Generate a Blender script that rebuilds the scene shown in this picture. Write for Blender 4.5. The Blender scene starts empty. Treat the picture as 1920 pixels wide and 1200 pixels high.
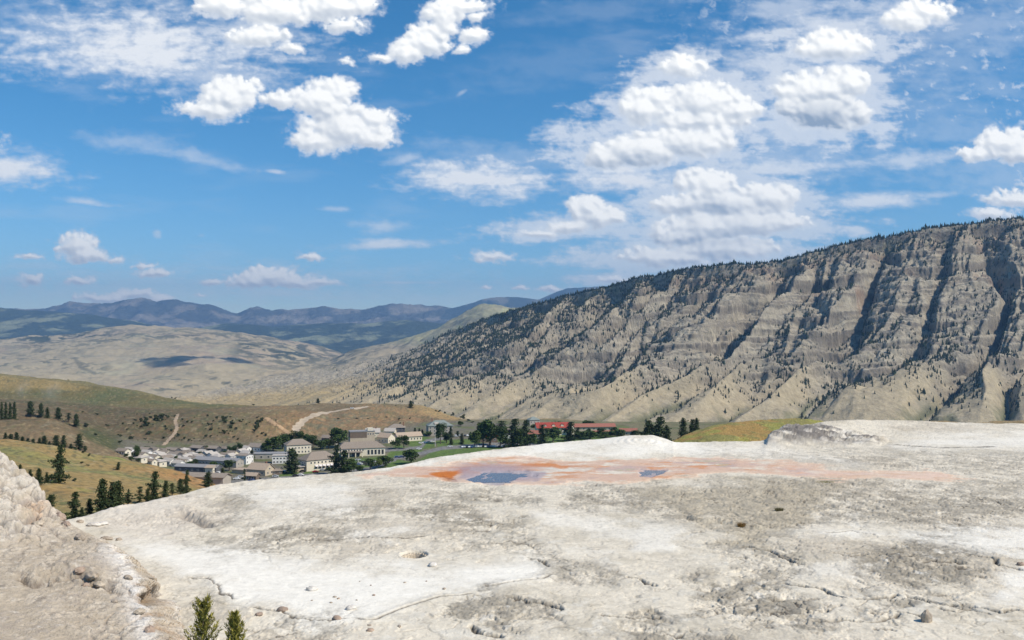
import bpy, math, random
import numpy as np
from mathutils import Vector, Matrix
R = math.radians
SC = bpy.context.scene
COL = SC.collection
# ------------------------------------------------------------------ camera
F = 1663.0            # focal length in pixels of the 1920 px wide picture
HZ = 640.0            # picture row of the horizon
CZ = 100.0            # eye height above the zero level of the scene
cam_d = bpy.data.cameras.new('camera')
cam = bpy.data.objects.new('camera', cam_d); COL.objects.link(cam)
cam.location = (0, 0, CZ); cam.rotation_euler = (R(90), 0, 0)
cam_d.sensor_width = 36.0; cam_d.lens = 36.0*F/1920.0
cam_d.shift_y = -(600.0-HZ)/1920.0
cam_d.clip_start = 0.5; cam_d.clip_end = 200000.0
SC.camera = cam
# ------------------------------------------------------------------ light
SUN_AZ, SUN_EL = R(114), R(48)
w = bpy.data.worlds.new("World"); SC.world = w; w.use_nodes = True
nt = w.node_tree; bg = nt.nodes['Background']
sky = nt.nodes.new('ShaderNodeTexSky'); sky.sky_type = 'NISHITA'; sky.sun_disc = False
sky.sun_elevation = SUN_EL; sky.sun_rotation = SUN_AZ
sky.altitude = 2000; sky.air_density = 1.0; sky.dust_density = 0.8; sky.ozone_density = 2.0; sky.sun_intensity = 1.0
hs = nt.nodes.new('ShaderNodeHueSaturation'); hs.inputs['Saturation'].default_value = 1.36; hs.inputs['Hue'].default_value = 0.492
nt.links.new(sky.outputs[0], hs.inputs['Color']); nt.links.new(hs.outputs[0], bg.inputs[0]); bg.inputs[1].default_value = 0.115
SUNV = Vector((math.sin(SUN_AZ)*math.cos(SUN_EL), math.cos(SUN_AZ)*math.cos(SUN_EL), math.sin(SUN_EL)))
sd = bpy.data.lights.new('sun', 'SUN'); sd.energy = 4.2; sd.angle = R(0.55); sd.color = (1.0, 0.91, 0.76)
so = bpy.data.objects.new('sun', sd); COL.objects.link(so)
so.rotation_mode = 'QUATERNION'; so.rotation_quaternion = SUNV.to_track_quat('Z', 'Y')
so.location = (0, 0, 400)
SC.view_settings.view_transform = 'Standard'; SC.view_settings.look = 'None'
SC.view_settings.exposure = 0.32; SC.view_settings.gamma = 1.0
SC.view_settings.use_curve_mapping = False
try:
    SC.cycles.use_denoising = True; SC.cycles.max_bounces = 5; SC.cycles.diffuse_bounces = 2
    SC.cycles.glossy_bounces = 2; SC.cycles.transparent_max_bounces = 8; SC.cycles.volume_bounces = 0
    SC.cycles.use_adaptive_sampling = True; SC.cycles.adaptive_threshold = 0.02
except Exception: pass

# ------------------------------------------------------------------ noise
def _hash(seed):
    rs = np.random.RandomState(seed); p = rs.permutation(512).astype(np.int32)
    a = rs.uniform(0, 2*np.pi, 512)
    return p, np.cos(a).astype(np.float32), np.sin(a).astype(np.float32)
_HC = {}
def pn(x, y, seed=0):
    if seed not in _HC: _HC[seed] = _hash(seed)
    p, gx, gy = _HC[seed]
    xi = np.floor(x).astype(np.int64); yi = np.floor(y).astype(np.int64)
    xf = (x-xi).astype(np.float32); yf = (y-yi).astype(np.float32)
    u = xf*xf*xf*(xf*(xf*6-15)+10); v = yf*yf*yf*(yf*(yf*6-15)+10)
    def g(i, j):
        k = p[(p[(xi+i) & 511]+yi+j) & 511]
        return gx[k]*(xf-i)+gy[k]*(yf-j)
    a = g(0, 0); b = g(1, 0); c = g(0, 1); d = g(1, 1)
    return (a+(b-a)*u+(c-a)*v+(a-b-c+d)*u*v)*1.45
def fbm(x, y, o=5, seed=0, gain=.5, lac=2.07):
    s = 0; a = 1.0; n = 0
    for i in range(o):
        s = s+a*pn(x, y, seed+i*7); n += a; a *= gain; x = x*lac+13.1; y = y*lac+5.7
    return s/n
def ridged(x, y, o=4, seed=0, gain=.5, lac=2.1):
    s = 0; a = 1.0; n = 0
    for i in range(o):
        s = s+a*(1-2*np.abs(pn(x, y, seed+i*7))); n += a; a *= gain; x = x*lac+3.1; y = y*lac+9.7
    return s/n
def billow(x, y, o=4, seed=0, gain=.5, lac=2.1):
    s = 0; a = 1.0; n = 0
    for i in range(o):
        s = s+a*(2*np.abs(pn(x, y, seed+i*7))-.5); n += a; a *= gain; x = x*lac+3.1; y = y*lac+9.7
    return s/n
def cells(x, y, seed=0):
    rs = np.random.RandomState(seed); t = rs.rand(256, 256, 2).astype(np.float32)
    xi = np.floor(x).astype(np.int64); yi = np.floor(y).astype(np.int64)
    f1 = np.full(x.shape, 9., np.float32); f2 = f1.copy()
    for i in (-1, 0, 1):
        for j in (-1, 0, 1):
            q = t[(xi+i) & 255, (yi+j) & 255]
            d = np.hypot(xi+i+q[..., 0]-x, yi+j+q[..., 1]-y).astype(np.float32)
            f2 = np.minimum(f2, np.maximum(d, f1)); f1 = np.minimum(f1, d)
    return f1, f2
def ss(a, b, x):
    t = np.clip((x-a)/(b-a), 0, 1); return t*t*(3-2*t)
def lerp(a, b, t): return a+(b-a)*t
def mixc(c, col, m): return c*(1-m[..., None])+np.array(col, np.float32)*m[..., None]
def inpoly(px, py, poly, soft=0, wob=None):
    """1 inside the polygon, faded over `soft` units outside/inside"""
    P = np.array(poly, float); n = len(P)
    ins = np.zeros(px.shape, bool); dm = np.full(px.shape, 1e9)
    for i in range(n):
        x0, y0 = P[i]; x1, y1 = P[(i+1) % n]
        if y0 != y1:
            c = ((y0 > py) != (y1 > py)) & (px < (x1-x0)*(py-y0)/(y1-y0)+x0)
            ins ^= c
        ex, ey = x1-x0, y1-y0; L = ex*ex+ey*ey+1e-9
        t = np.clip(((px-x0)*ex+(py-y0)*ey)/L, 0, 1)
        dm = np.minimum(dm, np.hypot(px-x0-t*ex, py-y0-t*ey))
    s = np.where(ins, dm, -dm)
    if wob is not None: s = s+wob
    return ss(-soft, soft, s) if soft else (s > 0).astype(np.float32)
def pdist(px, py, pts):
    P = np.array(pts, float); dm = np.full(px.shape, 1e9)
    for i in range(len(P)-1):
        x0, y0 = P[i]; x1, y1 = P[i+1]
        ex, ey = x1-x0, y1-y0; L = ex*ex+ey*ey+1e-9
        t = np.clip(((px-x0)*ex+(py-y0)*ey)/L, 0, 1)
        dm = np.minimum(dm, np.hypot(px-x0-t*ex, py-y0-t*ey))
    return dm
def blur(a, k, ax):
    w = np.exp(-.5*(np.arange(-3*k, 3*k+1)/k)**2); w /= w.sum()
    return np.apply_along_axis(lambda v: np.convolve(np.pad(v, 3*k, 'edge'), w, 'valid'), ax, a)

# ------------------------------------------------------------------ materials
def new_mat(name):
    m = bpy.data.materials.new(name); m.use_nodes = True
    return m, m.node_tree, m.node_tree.nodes['Principled BSDF']
def ground_mat(name, attr='tint', rough=.95, var=.25, vs=1.0, bumps=(), detail=8, spec=.2):
    """colour from the tint attribute, broken up by noise; bumps = (scale, distance, strength) list"""
    m, t, b = new_mat(name); N = t.nodes; L = t.links
    a = N.new('ShaderNodeAttribute'); a.attribute_name = attr
    co = N.new('ShaderNodeNewGeometry')
    n = N.new('ShaderNodeTexNoise'); n.inputs['Scale'].default_value = vs; n.inputs['Detail'].default_value = detail
    n.inputs['Roughness'].default_value = .65
    L.new(co.outputs['Position'], n.inputs['Vector'])
    mr = N.new('ShaderNodeMapRange'); mr.inputs[1].default_value = .3; mr.inputs[2].default_value = .7
    mr.inputs[3].default_value = 1-var; mr.inputs[4].default_value = 1+var
    L.new(n.outputs['Fac'], mr.inputs[0])
    mx = N.new('ShaderNodeVectorMath'); mx.operation = 'SCALE'
    L.new(a.outputs['Color'], mx.inputs[0]); L.new(mr.outputs[0], mx.inputs['Scale'])
    L.new(mx.outputs[0], b.inputs['Base Color'])
    b.inputs['Roughness'].default_value = rough; b.inputs['Specular IOR Level'].default_value = spec
    prev = None
    for (sc, di, st) in bumps:
        q = N.new('ShaderNodeTexNoise'); q.inputs['Scale'].default_value = sc; q.inputs['Detail'].default_value = 6
        q.inputs['Roughness'].default_value = .7
        L.new(co.outputs['Position'], q.inputs['Vector'])
        bp = N.new('ShaderNodeBump'); bp.inputs['Distance'].default_value = di; bp.inputs['Strength'].default_value = st
        L.new(q.outputs['Fac'], bp.inputs['Height'])
        if prev: L.new(prev.outputs[0], bp.inputs['Normal'])
        prev = bp
    if prev: L.new(prev.outputs[0], b.inputs['Normal'])
    return m
def flat_mat(name, col, rough=.8, var=.15, vs=1.0, metal=0, bump=None, spec=.3, objrand=0):
    m, t, b = new_mat(name); N = t.nodes; L = t.links
    co = N.new('ShaderNodeTexCoord')
    n = N.new('ShaderNodeTexNoise'); n.inputs['Scale'].default_value = vs; n.inputs['Detail'].default_value = 4
    L.new(co.outputs['Object'], n.inputs['Vector'])
    mr = N.new('ShaderNodeMapRange'); mr.inputs[1].default_value = .3; mr.inputs[2].default_value = .7
    mr.inputs[3].default_value = 1-var; mr.inputs[4].default_value = 1+var
    L.new(n.outputs['Fac'], mr.inputs[0])
    mx = N.new('ShaderNodeVectorMath'); mx.operation = 'SCALE'; mx.inputs[0].default_value = col
    out = mr.outputs[0]
    if objrand:
        oi = N.new('ShaderNodeObjectInfo'); r2 = N.new('ShaderNodeMapRange')
        r2.inputs[3].default_value = 1-objrand; r2.inputs[4].default_value = 1+objrand
        L.new(oi.outputs['Random'], r2.inputs[0])
        mm = N.new('ShaderNodeMath'); mm.operation = 'MULTIPLY'
        L.new(out, mm.inputs[0]); L.new(r2.outputs[0], mm.inputs[1]); out = mm.outputs[0]
    L.new(out, mx.inputs['Scale']); L.new(mx.outputs[0], b.inputs['Base Color'])
    b.inputs['Roughness'].default_value = rough; b.inputs['Metallic'].default_value = metal
    b.inputs['Specular IOR Level'].default_value = spec
    if bump:
        bp = N.new('ShaderNodeBump'); bp.inputs['Distance'].default_value = bump; L.new(n.outputs['Fac'], bp.inputs['Height'])
        L.new(bp.outputs[0], b.inputs['Normal'])
    return m

# ------------------------------------------------------------------ meshes
def mesh_np(name, V, faces4=None, faces3=None, mat=None, attrs=None, smooth=True):
    me = bpy.data.meshes.new(name)
    V = np.ascontiguousarray(V.reshape(-1, 3), np.float32)
    f4 = np.zeros((0, 4), np.int32) if faces4 is None else np.asarray(faces4, np.int32)
    f3 = np.zeros((0, 3), np.int32) if faces3 is None else np.asarray(faces3, np.int32)
    me.vertices.add(len(V)); me.vertices.foreach_set('co', V.ravel())
    nl = len(f4)*4+len(f3)*3; me.loops.add(nl)
    me.loops.foreach_set('vertex_index', np.concatenate([f4.ravel(), f3.ravel()]))
    me.polygons.add(len(f4)+len(f3))
    st = np.concatenate([np.arange(len(f4))*4, len(f4)*4+np.arange(len(f3))*3]).astype(np.int32)
    me.polygons.foreach_set('loop_start', st)
    me.polygons.foreach_set('use_smooth', np.full(len(st), smooth, bool))
    me.update(calc_edges=True)
    for k, v in (attrs or {}).items():
        v = np.asarray(v, np.float32)
        if v.shape[-1] == 3: v = np.concatenate([v, np.ones(v.shape[:-1]+(1,), np.float32)], -1)
        at = me.color_attributes.new(k, 'FLOAT_COLOR', 'POINT'); at.data.foreach_set('color', np.ascontiguousarray(v.reshape(-1, 4)).ravel())
    if mat: me.materials.append(mat)
    return me
def link(name, me, parent=None):
    o = bpy.data.objects.new(name, me); COL.objects.link(o)
    if parent: o.parent = parent
    return o
def gridfaces(n, m):
    i = np.arange(n*m).reshape(n, m)
    return np.stack([i[:-1, :-1], i[:-1, 1:], i[1:, 1:], i[1:, :-1]], -1).reshape(-1, 4)
def sheet(name, X, Y, Z, mat, col, label, kind='structure'):
    f = gridfaces(*X.shape)
    V = np.stack([X, Y, Z+CZ], -1)
    me = mesh_np(name, V, f, None, mat, {'tint': col})
    # faces must look up
    a, b, c = V.reshape(-1, 3)[f[0][0]], V.reshape(-1, 3)[f[0][1]], V.reshape(-1, 3)[f[0][2]]
    if np.cross(b-a, c-a)[2] < 0: me.flip_normals()
    o = link(name, me); o['label'] = label
    if kind: o['kind'] = kind
    return o
def pxy(X, Y, Z): return 960+F*X/Y, HZ-F*Z/Y

# ------------------------------------------------------------------ sky clouds on a far dome
def clouds():
    st = 1.7
    px = np.arange(-420, 2340, st); py = np.arange(-330, 600, st)
    PX, PY = np.meshgrid(px, py, indexing='ij'); PX = PX.astype(np.float32); PY = PY.astype(np.float32)
    wx = fbm(PX/90, PY/70, 4, 11)*16; wy = fbm(PX/90, PY/70, 4, 31)*12
    x = PX+wx+fbm(PX/16, PY/14, 3, 51)*5; y = PY+wy+fbm(PX/16, PY/14, 3, 71)*5
    CU = [(430,182,58,40),(398,205,58,26),(465,170,34,26),(530,192,45,18),(600,188,58,36),(635,178,34,30),(640,245,84,50),(590,262,52,22),(698,225,46,20),(690,262,50,24),
      (420,12,60,32),(510,22,80,36),(480,70,70,26),(545,92,34,15),(620,12,66,40),(668,10,46,24),(640,48,42,18),
      (862,14,60,20),(832,36,30,36),(800,82,36,34),(768,100,36,24),(720,106,42,13),(650,112,16,8),(892,32,30,12),(885,68,30,18),(866,92,16,10),
      (142,464,44,24),(168,482,54,14),(60,482,32,8),(212,486,20,8),(296,514,40,11),(272,498,26,6),(150,529,32,12),(62,528,28,12),(505,521,62,26),(468,530,60,18),(560,530,60,16),(600,528,34,11),(400,528,26,8),
      (185,560,60,12),(250,553,52,12),(300,561,26,12),(380,552,16,5),(580,484,26,6),(925,482,44,12),(905,488,24,8),(975,540,16,5),(1040,542,28,8),(908,538,14,4),(1150,523,46,9),
      (1212,208,50,40),(1240,190,45,30),(1320,190,80,40),(1382,208,48,32),(1300,228,120,26),(1535,165,95,38),(1590,160,46,34),(1545,215,86,50),(1200,285,96,40),(1290,270,100,36),(1140,300,50,22),
      (1330,348,62,38),(1280,388,72,30),(1365,385,90,38),(1440,375,62,36),(1400,422,118,36),(1330,430,120,36),(1475,420,56,22),(1250,484,110,26),(1350,470,130,28),
      (1100,396,36,30),(1060,425,58,16),(1130,412,42,24),(1010,438,52,12),(1290,445,70,26),
      (1885,268,60,34),(1915,290,60,26),(1830,292,44,20),(1990,270,90,50),(1905,375,62,22),(1868,402,50,16),(2000,360,90,40),
      (1740,20,60,26),(1560,90,80,34),(1280,130,50,26),(1700,40,50,30),(-120,300,120,60),(2100,120,120,60),(-200,80,120,60),(250,-120,200,60),(900,-160,160,50),(1500,-140,260,70)]
    rq = random.Random(12); extra = []
    for (cx, cy, rx, ry) in CU:
        if ry < 17: continue
        for i in range(9):
            t = math.pi*(.02+.96*i/8)+rq.uniform(-.12, .12); q = rq.uniform(.30, .46)*ry
            extra.append((cx-math.cos(t)*rx*.80, cy-math.sin(t)*ry*.74, q*1.15, q))
    CU += extra
    def field(lst, x, y):
        f = np.full(x.shape, -3., np.float32)
        for (cx, cy, rx, ry) in lst:
            yy = (y-cy)/ry; yy = np.where(yy > 0, yy*1.25, yy)
            r = np.sqrt(((x-cx)/rx)**2+yy**2)
            k = min(1.0, ry/34.)*.55+.45
            f = np.maximum(f, (1-r)*k)
        return f
    Fc = field(CU, x, y)
    bl = billow(x/46, y/38, 5, 5, .55)
    b2 = billow(x/17, y/15, 4, 7, .6)
    Fc = Fc+bl*.17+b2*.13+fbm(PX/60, PY/44, 4, 95)*.34+fbm(PX/20, PY/15, 6, 91, .62)*.20-.02
    crisp = ss(-.2, .5, fbm(PX/70, PY/60, 3, 99)+.25)
    Fc = Fc+fbm(PX/13+3, PY/10, 5, 285, .62)*.11
    aC = ss(-.05, .46-.17*crisp, Fc)
    # sheets: soft streaked layers (cx, cy, rx, ry, slope, strength)
    ST = [(270,95,345,96,.05,1.12),(330,110,260,60,.04,.7),(120,60,200,70,.1,.5),(400,140,170,40,.02,.7),(470,50,110,50,0,.8),(10,318,135,44,.05,1.1),(155,378,60,9,.12,.7),(250,268,100,26,.05,.42),(375,298,120,17,.22,.5),
      (515,322,20,6,.1,.7),(630,392,34,7,.05,.5),(712,424,58,22,0,.62),(715,460,105,13,-.04,.9),(905,338,175,48,.03,1.25),(860,320,110,26,0,.5),(1180,335,150,42,.0,1.1),(1440,318,200,30,-.03,.9),(1320,290,160,40,0,.7),
      (1630,378,150,22,-.04,.95),(1145,470,66,13,0,.7),(1760,366,60,10,-.1,.6),(1560,310,110,16,-.05,.7),(750,530,100,5,0,.6),(700,534,50,4,0,.5),(1560,60,210,80,-.1,.85),(1480,130,190,80,.1,.8),(1690,40,150,60,-.05,.85),(1380,240,160,70,.1,.75),
      (1480,20,130,50,0,.6),(1310,135,90,40,.2,.75),(1500,190,170,60,0,.55),(760,300,44,13,-.3,.6),(1790,110,120,90,.3,.3),(1780,240,140,60,0,.3),(1710,300,120,26,-.1,.75),(1850,160,90,40,.4,.28),(40,525,60,14,0,.7),(80,500,110,14,0,.35),
      (500,550,230,16,0,.55),(620,558,200,14,0,.4),(1130,20,200,30,-.1,.16),(1050,120,240,60,-.2,.12),(1240,470,180,60,0,.4),(295,440,9,12,0,.5),(378,441,9,6,0,.3),(866,174,11,6,-.5,.45),(1112,255,12,50,0,.22),(300,-40,400,80,0,.7),(1500,-60,500,90,0,.6),(1560,510,300,60,0,.12),(1420,300,330,90,0,.5),(1560,150,330,150,.05,.42),(1290,430,260,80,0,.5),(1700,200,260,120,0,.22),(1800,60,240,110,-.1,.4),(1180,520,170,30,0,.45),(1880,330,180,60,0,.35),(950,300,240,40,.1,.3),(300,545,700,60,0,.42),(900,560,600,40,0,.35),(1250,330,190,70,0,.7),(1450,250,150,60,0,.6)]
    sA = np.zeros_like(PX)
    n1 = fbm(PX/110, PY/26, 5, 131, .58); n2 = fbm(x/38, y/20, 5, 151, .6); n3 = fbm((PX+PY*1.3)/60, (PY-PX*.2)/22, 4, 171)
    for (cx, cy, rx, ry, sl, s) in ST:
        yy = (PY-cy-sl*(PX-cx))/ry; yy = np.where(yy > 0, yy*1.25, yy)
        r = np.sqrt(((PX-cx)/rx)**2+yy**2)
        sA = np.maximum(sA, s*ss(-.25, 1.0, 1.0-r+n1*.65+n2*.55+n3*.25))
    fx = ss(.05, .45, fbm(x/30, y/19, 5, 191, .6))*ss(1150, 1450, PX)*ss(330, 200, PY)*.55
    fx2 = ss(.05, .6, fbm(PX/260, PY/60, 5, 211, .55))*.16
    sA = np.clip(np.maximum(sA*.86, np.maximum(fx, fx2)), 0, .93)
    halo = ss(-.75, .25, field([(cx, cy, rx*1.35, ry*1.3) for cx, cy, rx, ry in CU if 1000 < cx < 1700 and rx > 40], PX, PY)+n1*1.0+n2*.8)*.74
    sA = np.maximum(sA, np.clip(halo, 0, .72))
    feat = ss(-.32, .28, Fc+.75*fbm(PX/26, PY/17, 6, 275, .62))*.60
    sA = np.maximum(sA, feat)
    T = np.clip(Fc*1.15, 0, 1)**.7*aC
    H = T*40+(bl*5+b2*4)*aC+fbm(x/12, y/11, 4, 241)*3*aC
    gx, gy = np.gradient(blur(blur(H, 2, 0), 2, 1), st)
    nz = 1/np.sqrt(gx*gx+gy*gy+1)
    lam = (-gx*.45+gy*.62+.62)*nz
    occ = 0
    for k, wt in ((8, .3), (16, .4), (28, .3)):
        occ = occ+wt*np.concatenate([np.repeat(T[:, :1], k, 1), T[:, :-k]], 1)
    gb = np.exp(-(((PX-1540)/95)**2+((PY-232)/46)**2))*.75+np.exp(-(((PX-1350)/90)**2+((PY-388)/13)**2))*.6+np.exp(-(((PX-1180)/100)**2+((PY-300)/28)**2))*.4+np.exp(-(((PX-1330)/150)**2+((PY-452)/11)**2))*.5
    sh = np.clip(1.0+.42*(lam-.60)-.40*np.clip(occ-.35, 0, 1)*T-.50*gb*aC+.05*fbm(x/50, y/40, 4, 261), .2, 1.08)
    low = ss(300, 590, PY)
    white = np.array([.90, .90, .88]); grey = np.array([.30, .37, .47])
    cc = grey+(white-grey)*((sh-.25)/.68)[..., None]
    cc = cc*(1-.05*low[..., None])
    sc_ = np.array([.64, .68, .75])+np.array([.18, .15, .09])*np.clip(sA*1.1+n2*.5, 0, 1)[..., None]
    al = 1-(1-aC*.97)*(1-sA)
    wC = (aC*.97/np.maximum(al, 1e-3))[..., None]
    col = cc*wC+sc_*(1-wC)
    al = np.where(PY > 560, al*ss(640, 560, PY), al)
    D = np.stack([(PX-960)/F, np.ones_like(PX), (HZ-PY)/F], -1); D /= np.linalg.norm(D, axis=-1, keepdims=True)
    V = D*70000.; V[..., 2] += CZ
    f = gridfaces(*PX.shape); m = (al > .004).ravel()
    keep = m[f].any(1); f = f[keep]
    used = np.zeros(len(m), bool); used[f.ravel()] = True
    idx = np.cumsum(used)-1; f = idx[f]
    C4 = np.concatenate([col, al[..., None]], -1).reshape(-1, 4)[used]
    mt, t, b = new_mat('cloud_light'); N = t.nodes; L = t.links; N.remove(b)
    a = N.new('ShaderNodeAttribute'); a.attribute_name = 'tint'
    e = N.new('ShaderNodeEmission'); e.inputs[1].default_value = CLOUD
    tr = N.new('ShaderNodeBsdfTransparent'); mx = N.new('ShaderNodeMixShader')
    L.new(a.outputs['Color'], e.inputs[0]); L.new(a.outputs['Alpha'], mx.inputs[0])
    L.new(tr.outputs[0], mx.inputs[1]); L.new(e.outputs[0], mx.inputs[2]); L.new(mx.outputs[0], N['Material Output'].inputs[0])
    try: mt.cycles.emission_sampling = 'NONE'
    except Exception: pass
    me = mesh_np('sky', V.reshape(-1, 3)[used], f, None, mt, {'tint': C4})
    o = link('sky', me); o['kind'] = 'structure'; o['label'] = 'white cumulus and thin streaked cloud layers across the blue sky'
    return o
CLOUD = 1.0
# ------------------------------------------------------------------ terrain by knots: sheet over (picture column, depth)
def knot_sheet(pxs, Ys, knots, sy=6, sx=6, logy=True):
    """knots: list of (xs, Ylist or Y, values, mode) ; value = picture row ('p') or height below the eye ('z')"""
    n, m = len(pxs), len(Ys)
    KY = []; KZ = []
    for xs, yy, vv, mode in knots:
        y = np.interp(pxs, xs, yy) if np.ndim(yy) else np.full(n, float(yy))
        v = np.interp(pxs, xs, vv) if np.ndim(vv) else np.full(n, float(vv))
        KY.append(y); KZ.append((HZ-v)*y/F if mode == 'p' else v)
    KY = np.array(KY); KZ = np.array(KZ)
    Z = np.empty((n, m))
    for i in range(n): Z[i] = np.interp(np.log(Ys), np.log(KY[:, i]), KZ[:, i])
    Z = blur(Z, sy, 1); Z = blur(Z, sx, 0)
    return Z
class Surf:
    """a height sheet that things can be stood on"""
    def __init__(s, pxs, Ys, Z): s.pxs, s.Ys, s.Z = pxs, Ys, Z
    def col(s, px):
        t = np.clip((px-s.pxs[0])/(s.pxs[1]-s.pxs[0]), 0, len(s.pxs)-1.001); i = int(t); f = t-i
        return s.Z[i]*(1-f)+s.Z[i+1]*f
    def hit(s, px, py, ymin=0, ymax=1e9):
        z = s.col(px); p = HZ-F*z/s.Ys; ok = (p <= py) & (s.Ys >= ymin) & (s.Ys <= ymax)
        j = int(np.argmax(ok)) if ok.any() else int(np.argmin(np.where((s.Ys >= ymin) & (s.Ys <= ymax), p, 1e9)))
        Y = s.Ys[j]
        return ((px-960)/F*Y, Y, z[j]+CZ)
    def at(s, X, Y):
        px = 960+F*X/Y; return float(np.interp(Y, s.Ys, s.col(px)))+CZ

XS = [-200, 0, 100, 200, 300, 400, 500, 600, 700, 800, 900, 1000, 1200, 1500, 1800, 2200]
def build_valley():
    pxs = np.arange(-300, 2240, 2.4); Ys = np.geomspace(70, 2700, 760)
    K = [
     (XS, 70, -42., 'z'),
     (XS, 130, -46., 'z'),
     (XS, 200, [975,975,973,970,962,950]+[940]*10, 'p'),
     (XS, [330,360,380,390,400,440,480,480,480,480,480,480,480,480,480,480], [815,824,834,851,872,889,935,945,945,945,945,945,945,945,945,945], 'p'),
     (XS, [480,500,500,500,500,520,520,520,520,520,520,520,520,520,520,520], [-64,-66,-72,-82,-88,-91.5,-93,-93,-93,-93,-93,-93,-93,-93,-93,-93], 'z'),
     (XS, 570, [-66,-66,-68,-80,-90,-92,-93,-93,-93,-93,-93,-93,-93,-93,-93,-93], 'z'),
     (XS, 640, [-60,-57,-54,-74,-91,-92,-93,-93,-93,-93,-93,-93,-93,-93,-93,-93], 'z'),
     (XS, 720, [-70,-70,-70,-80,-91.5,-92.5,-93,-93,-93,-93,-93,-93,-93,-93,-93,-93], 'z'),
     (XS, [800,800,790,780,775,780,800,860,905,960,1080,1150,1150,1150,1150,1150], [-68,-68,-70,-80,-90,-92,-92.5,-92,-91.5,-91,-92,-96,-100,-100,-100,-100], 'z'),
     (XS, [950,950,940,930,905,905,910,960,1030,1080,1110,1200,1250,1250,1250,1250], [750,755,760,769,772,771,770,770,759,761,790,815,845,845,845,845], 'p'),
     (XS, [1050,1050,1040,1030,1000,1000,1010,1100,1100,1180,1180,1260,1300,1300,1300,1300], [744,750,756,766,769,768,766,763,756,765,810,822,850,850,850,850], 'p'),
     (XS, [1180,1180,1180,1180,1150,1150,1150,1250,1250,1300,1300,1360,1400,1400,1400,1400], [742,748,758,764,768,767,765,760,760,790,835,835,850,850,850,850], 'p'),
     (XS, [1350,1350,1350,1350,1350,1350,1350,1400,1400,1450,1450,1450,1450,1450,1450,1450], [682,693,699,716,737,753,762,760,772,810,840,840,850,850,850,850], 'p'),
     (XS, 1700, [-120]*4+[-150,-190,-200,-190,-200,-220,-220,-210,-205,-200,-200,-200], 'z'),
     (XS, 2700, -340., 'z')]
    Z = knot_sheet(pxs, Ys, K, 7, 7)
    PXg, Yg = np.meshgrid(pxs, Ys, indexing='ij'); Xg = (PXg-960)/F*Yg
    vill = inpoly(PXg, Yg, [(225,640),(330,570),(420,500),(1400,440),(1400,1180),(900,1060),(700,900),(600,850),(480,790),(300,770),(230,760)], 25)
    rough = 1-vill*.97
    near = ss(420, 150, Yg)
    n = fbm(Xg/85, Yg/85, 6, 301, .52)*7*rough*ss(70, 400, Yg)+fbm(Xg/22, Yg/26, 4, 331)*1.3*rough+fbm(Xg/4, Yg/4, 3, 341)*.16*rough
    # small washes down the brown slope
    rel = inpoly(PXg, Yg, [(180,780),(500,790),(700,900),(900,1050),(900,1110),(700,1040),(500,930),(300,905),(180,930)], 40)
    n = n-ridged(Xg/34, Yg/90, 3, 351)*2.6*rel
    Z = Z+n
    PY = HZ-F*Z/Yg
    # ---- colours
    s1 = fbm(Xg/60, Yg/60, 6, 401, .6); s2 = fbm(Xg/9, Yg/12, 5, 421, .62); s3 = fbm(Xg/200, Yg/140, 4, 441); s4 = pn(Xg/1.7, Yg/2.3, 461); s5 = ss(.18, .5, pn(Xg/2.6, Yg/3.4, 465)+.4*s1)
    C = np.zeros(Xg.shape+(3,), np.float32)+np.array([.190, .140, .080], np.float32)
    C = mixc(C, (.255, .170, .090), ss(-.1, .35, s1))
    C = mixc(C, (.135, .125, .060), ss(.0, .4, s2+s3*.6))
    C = mixc(C, (.30, .25, .16), ss(.25, .5, fbm(Xg/14, Yg/30, 4, 481)))
    # yellow hill in front
    h = ss(560, 500, Yg)*ss(560, 440, PXg)
    cy = np.zeros_like(C)+np.array([.315, .225, .095], np.float32)
    cy = mixc(cy, (.235, .225, .085), ss(-.12, .25, s1+.3*s2+ss(470, 300, PXg)*.05+(Yg-330)/900))
    cy = mixc(cy, (.37, .21, .085), ss(.0, .4, s3+.5*s1+ss(250, 460, PXg)*.35-.15+ss(330, 230, Yg)*.35))
    cy = mixc(cy, (.26, .30, .075), ss(.15, .4, fbm(Xg/24, Yg/30, 4, 507))*inpoly(PXg, Yg, [(90,240),(200,240),(240,420),(60,400)], 40))
    cy = mixc(cy, (.14, .14, .06), ss(.22, .45, s2+.3*s4))
    cy = mixc(cy, (.42, .36, .24), ss(.42, .55, fbm(Xg/6, Yg/9, 4, 517)))
    C = C*(1-h[..., None])+cy*h[..., None]
    # green brown bench hill at the back
    g = ss(1120, 1200, Yg)*ss(640, 420, PXg)
    cg = np.zeros_like(C)+np.array([.145, .122, .052], np.float32)
    cg = mixc(cg, (.105, .115, .050), ss(-.1, .25, s1+.4*s2+ss(100, 520, PXg)*.25-.05))
    cg = mixc(cg, (.27, .20, .085), ss(.0, .3, s3+.3*s1))
    cg = mixc(cg, (.24, .20, .10), ss(1290, 1340, Yg)*.6)
    C = C*(1-g[..., None])+cg*g[..., None]
    # orange soil on the brown slopes
    o = ss(.0, .35, s3*1.2+.35+fbm(Xg/40, Yg/25, 4, 521))*rel*ss(430, 560, PXg)
    C = mixc(C, (.30, .175, .090), o*.6)
    gt = ss(740, 800, PXg)*ss(1020, 1050, Yg)*ss(1200, 1150, Yg)
    C = mixc(C, (.36, .25, .115), gt*.7)
    # sage patch under the dirt road and in the draws
    dk = inpoly(PXg, PY, [(560,805),(600,778),(680,768),(720,772),(640,800),(600,815)], 6)*ss(860, 880, Yg)*ss(1120, 1080, Yg)
    C = mixc(C, (.12, .125, .085), dk*ss(-.3, .3, s2)*.8)
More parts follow.
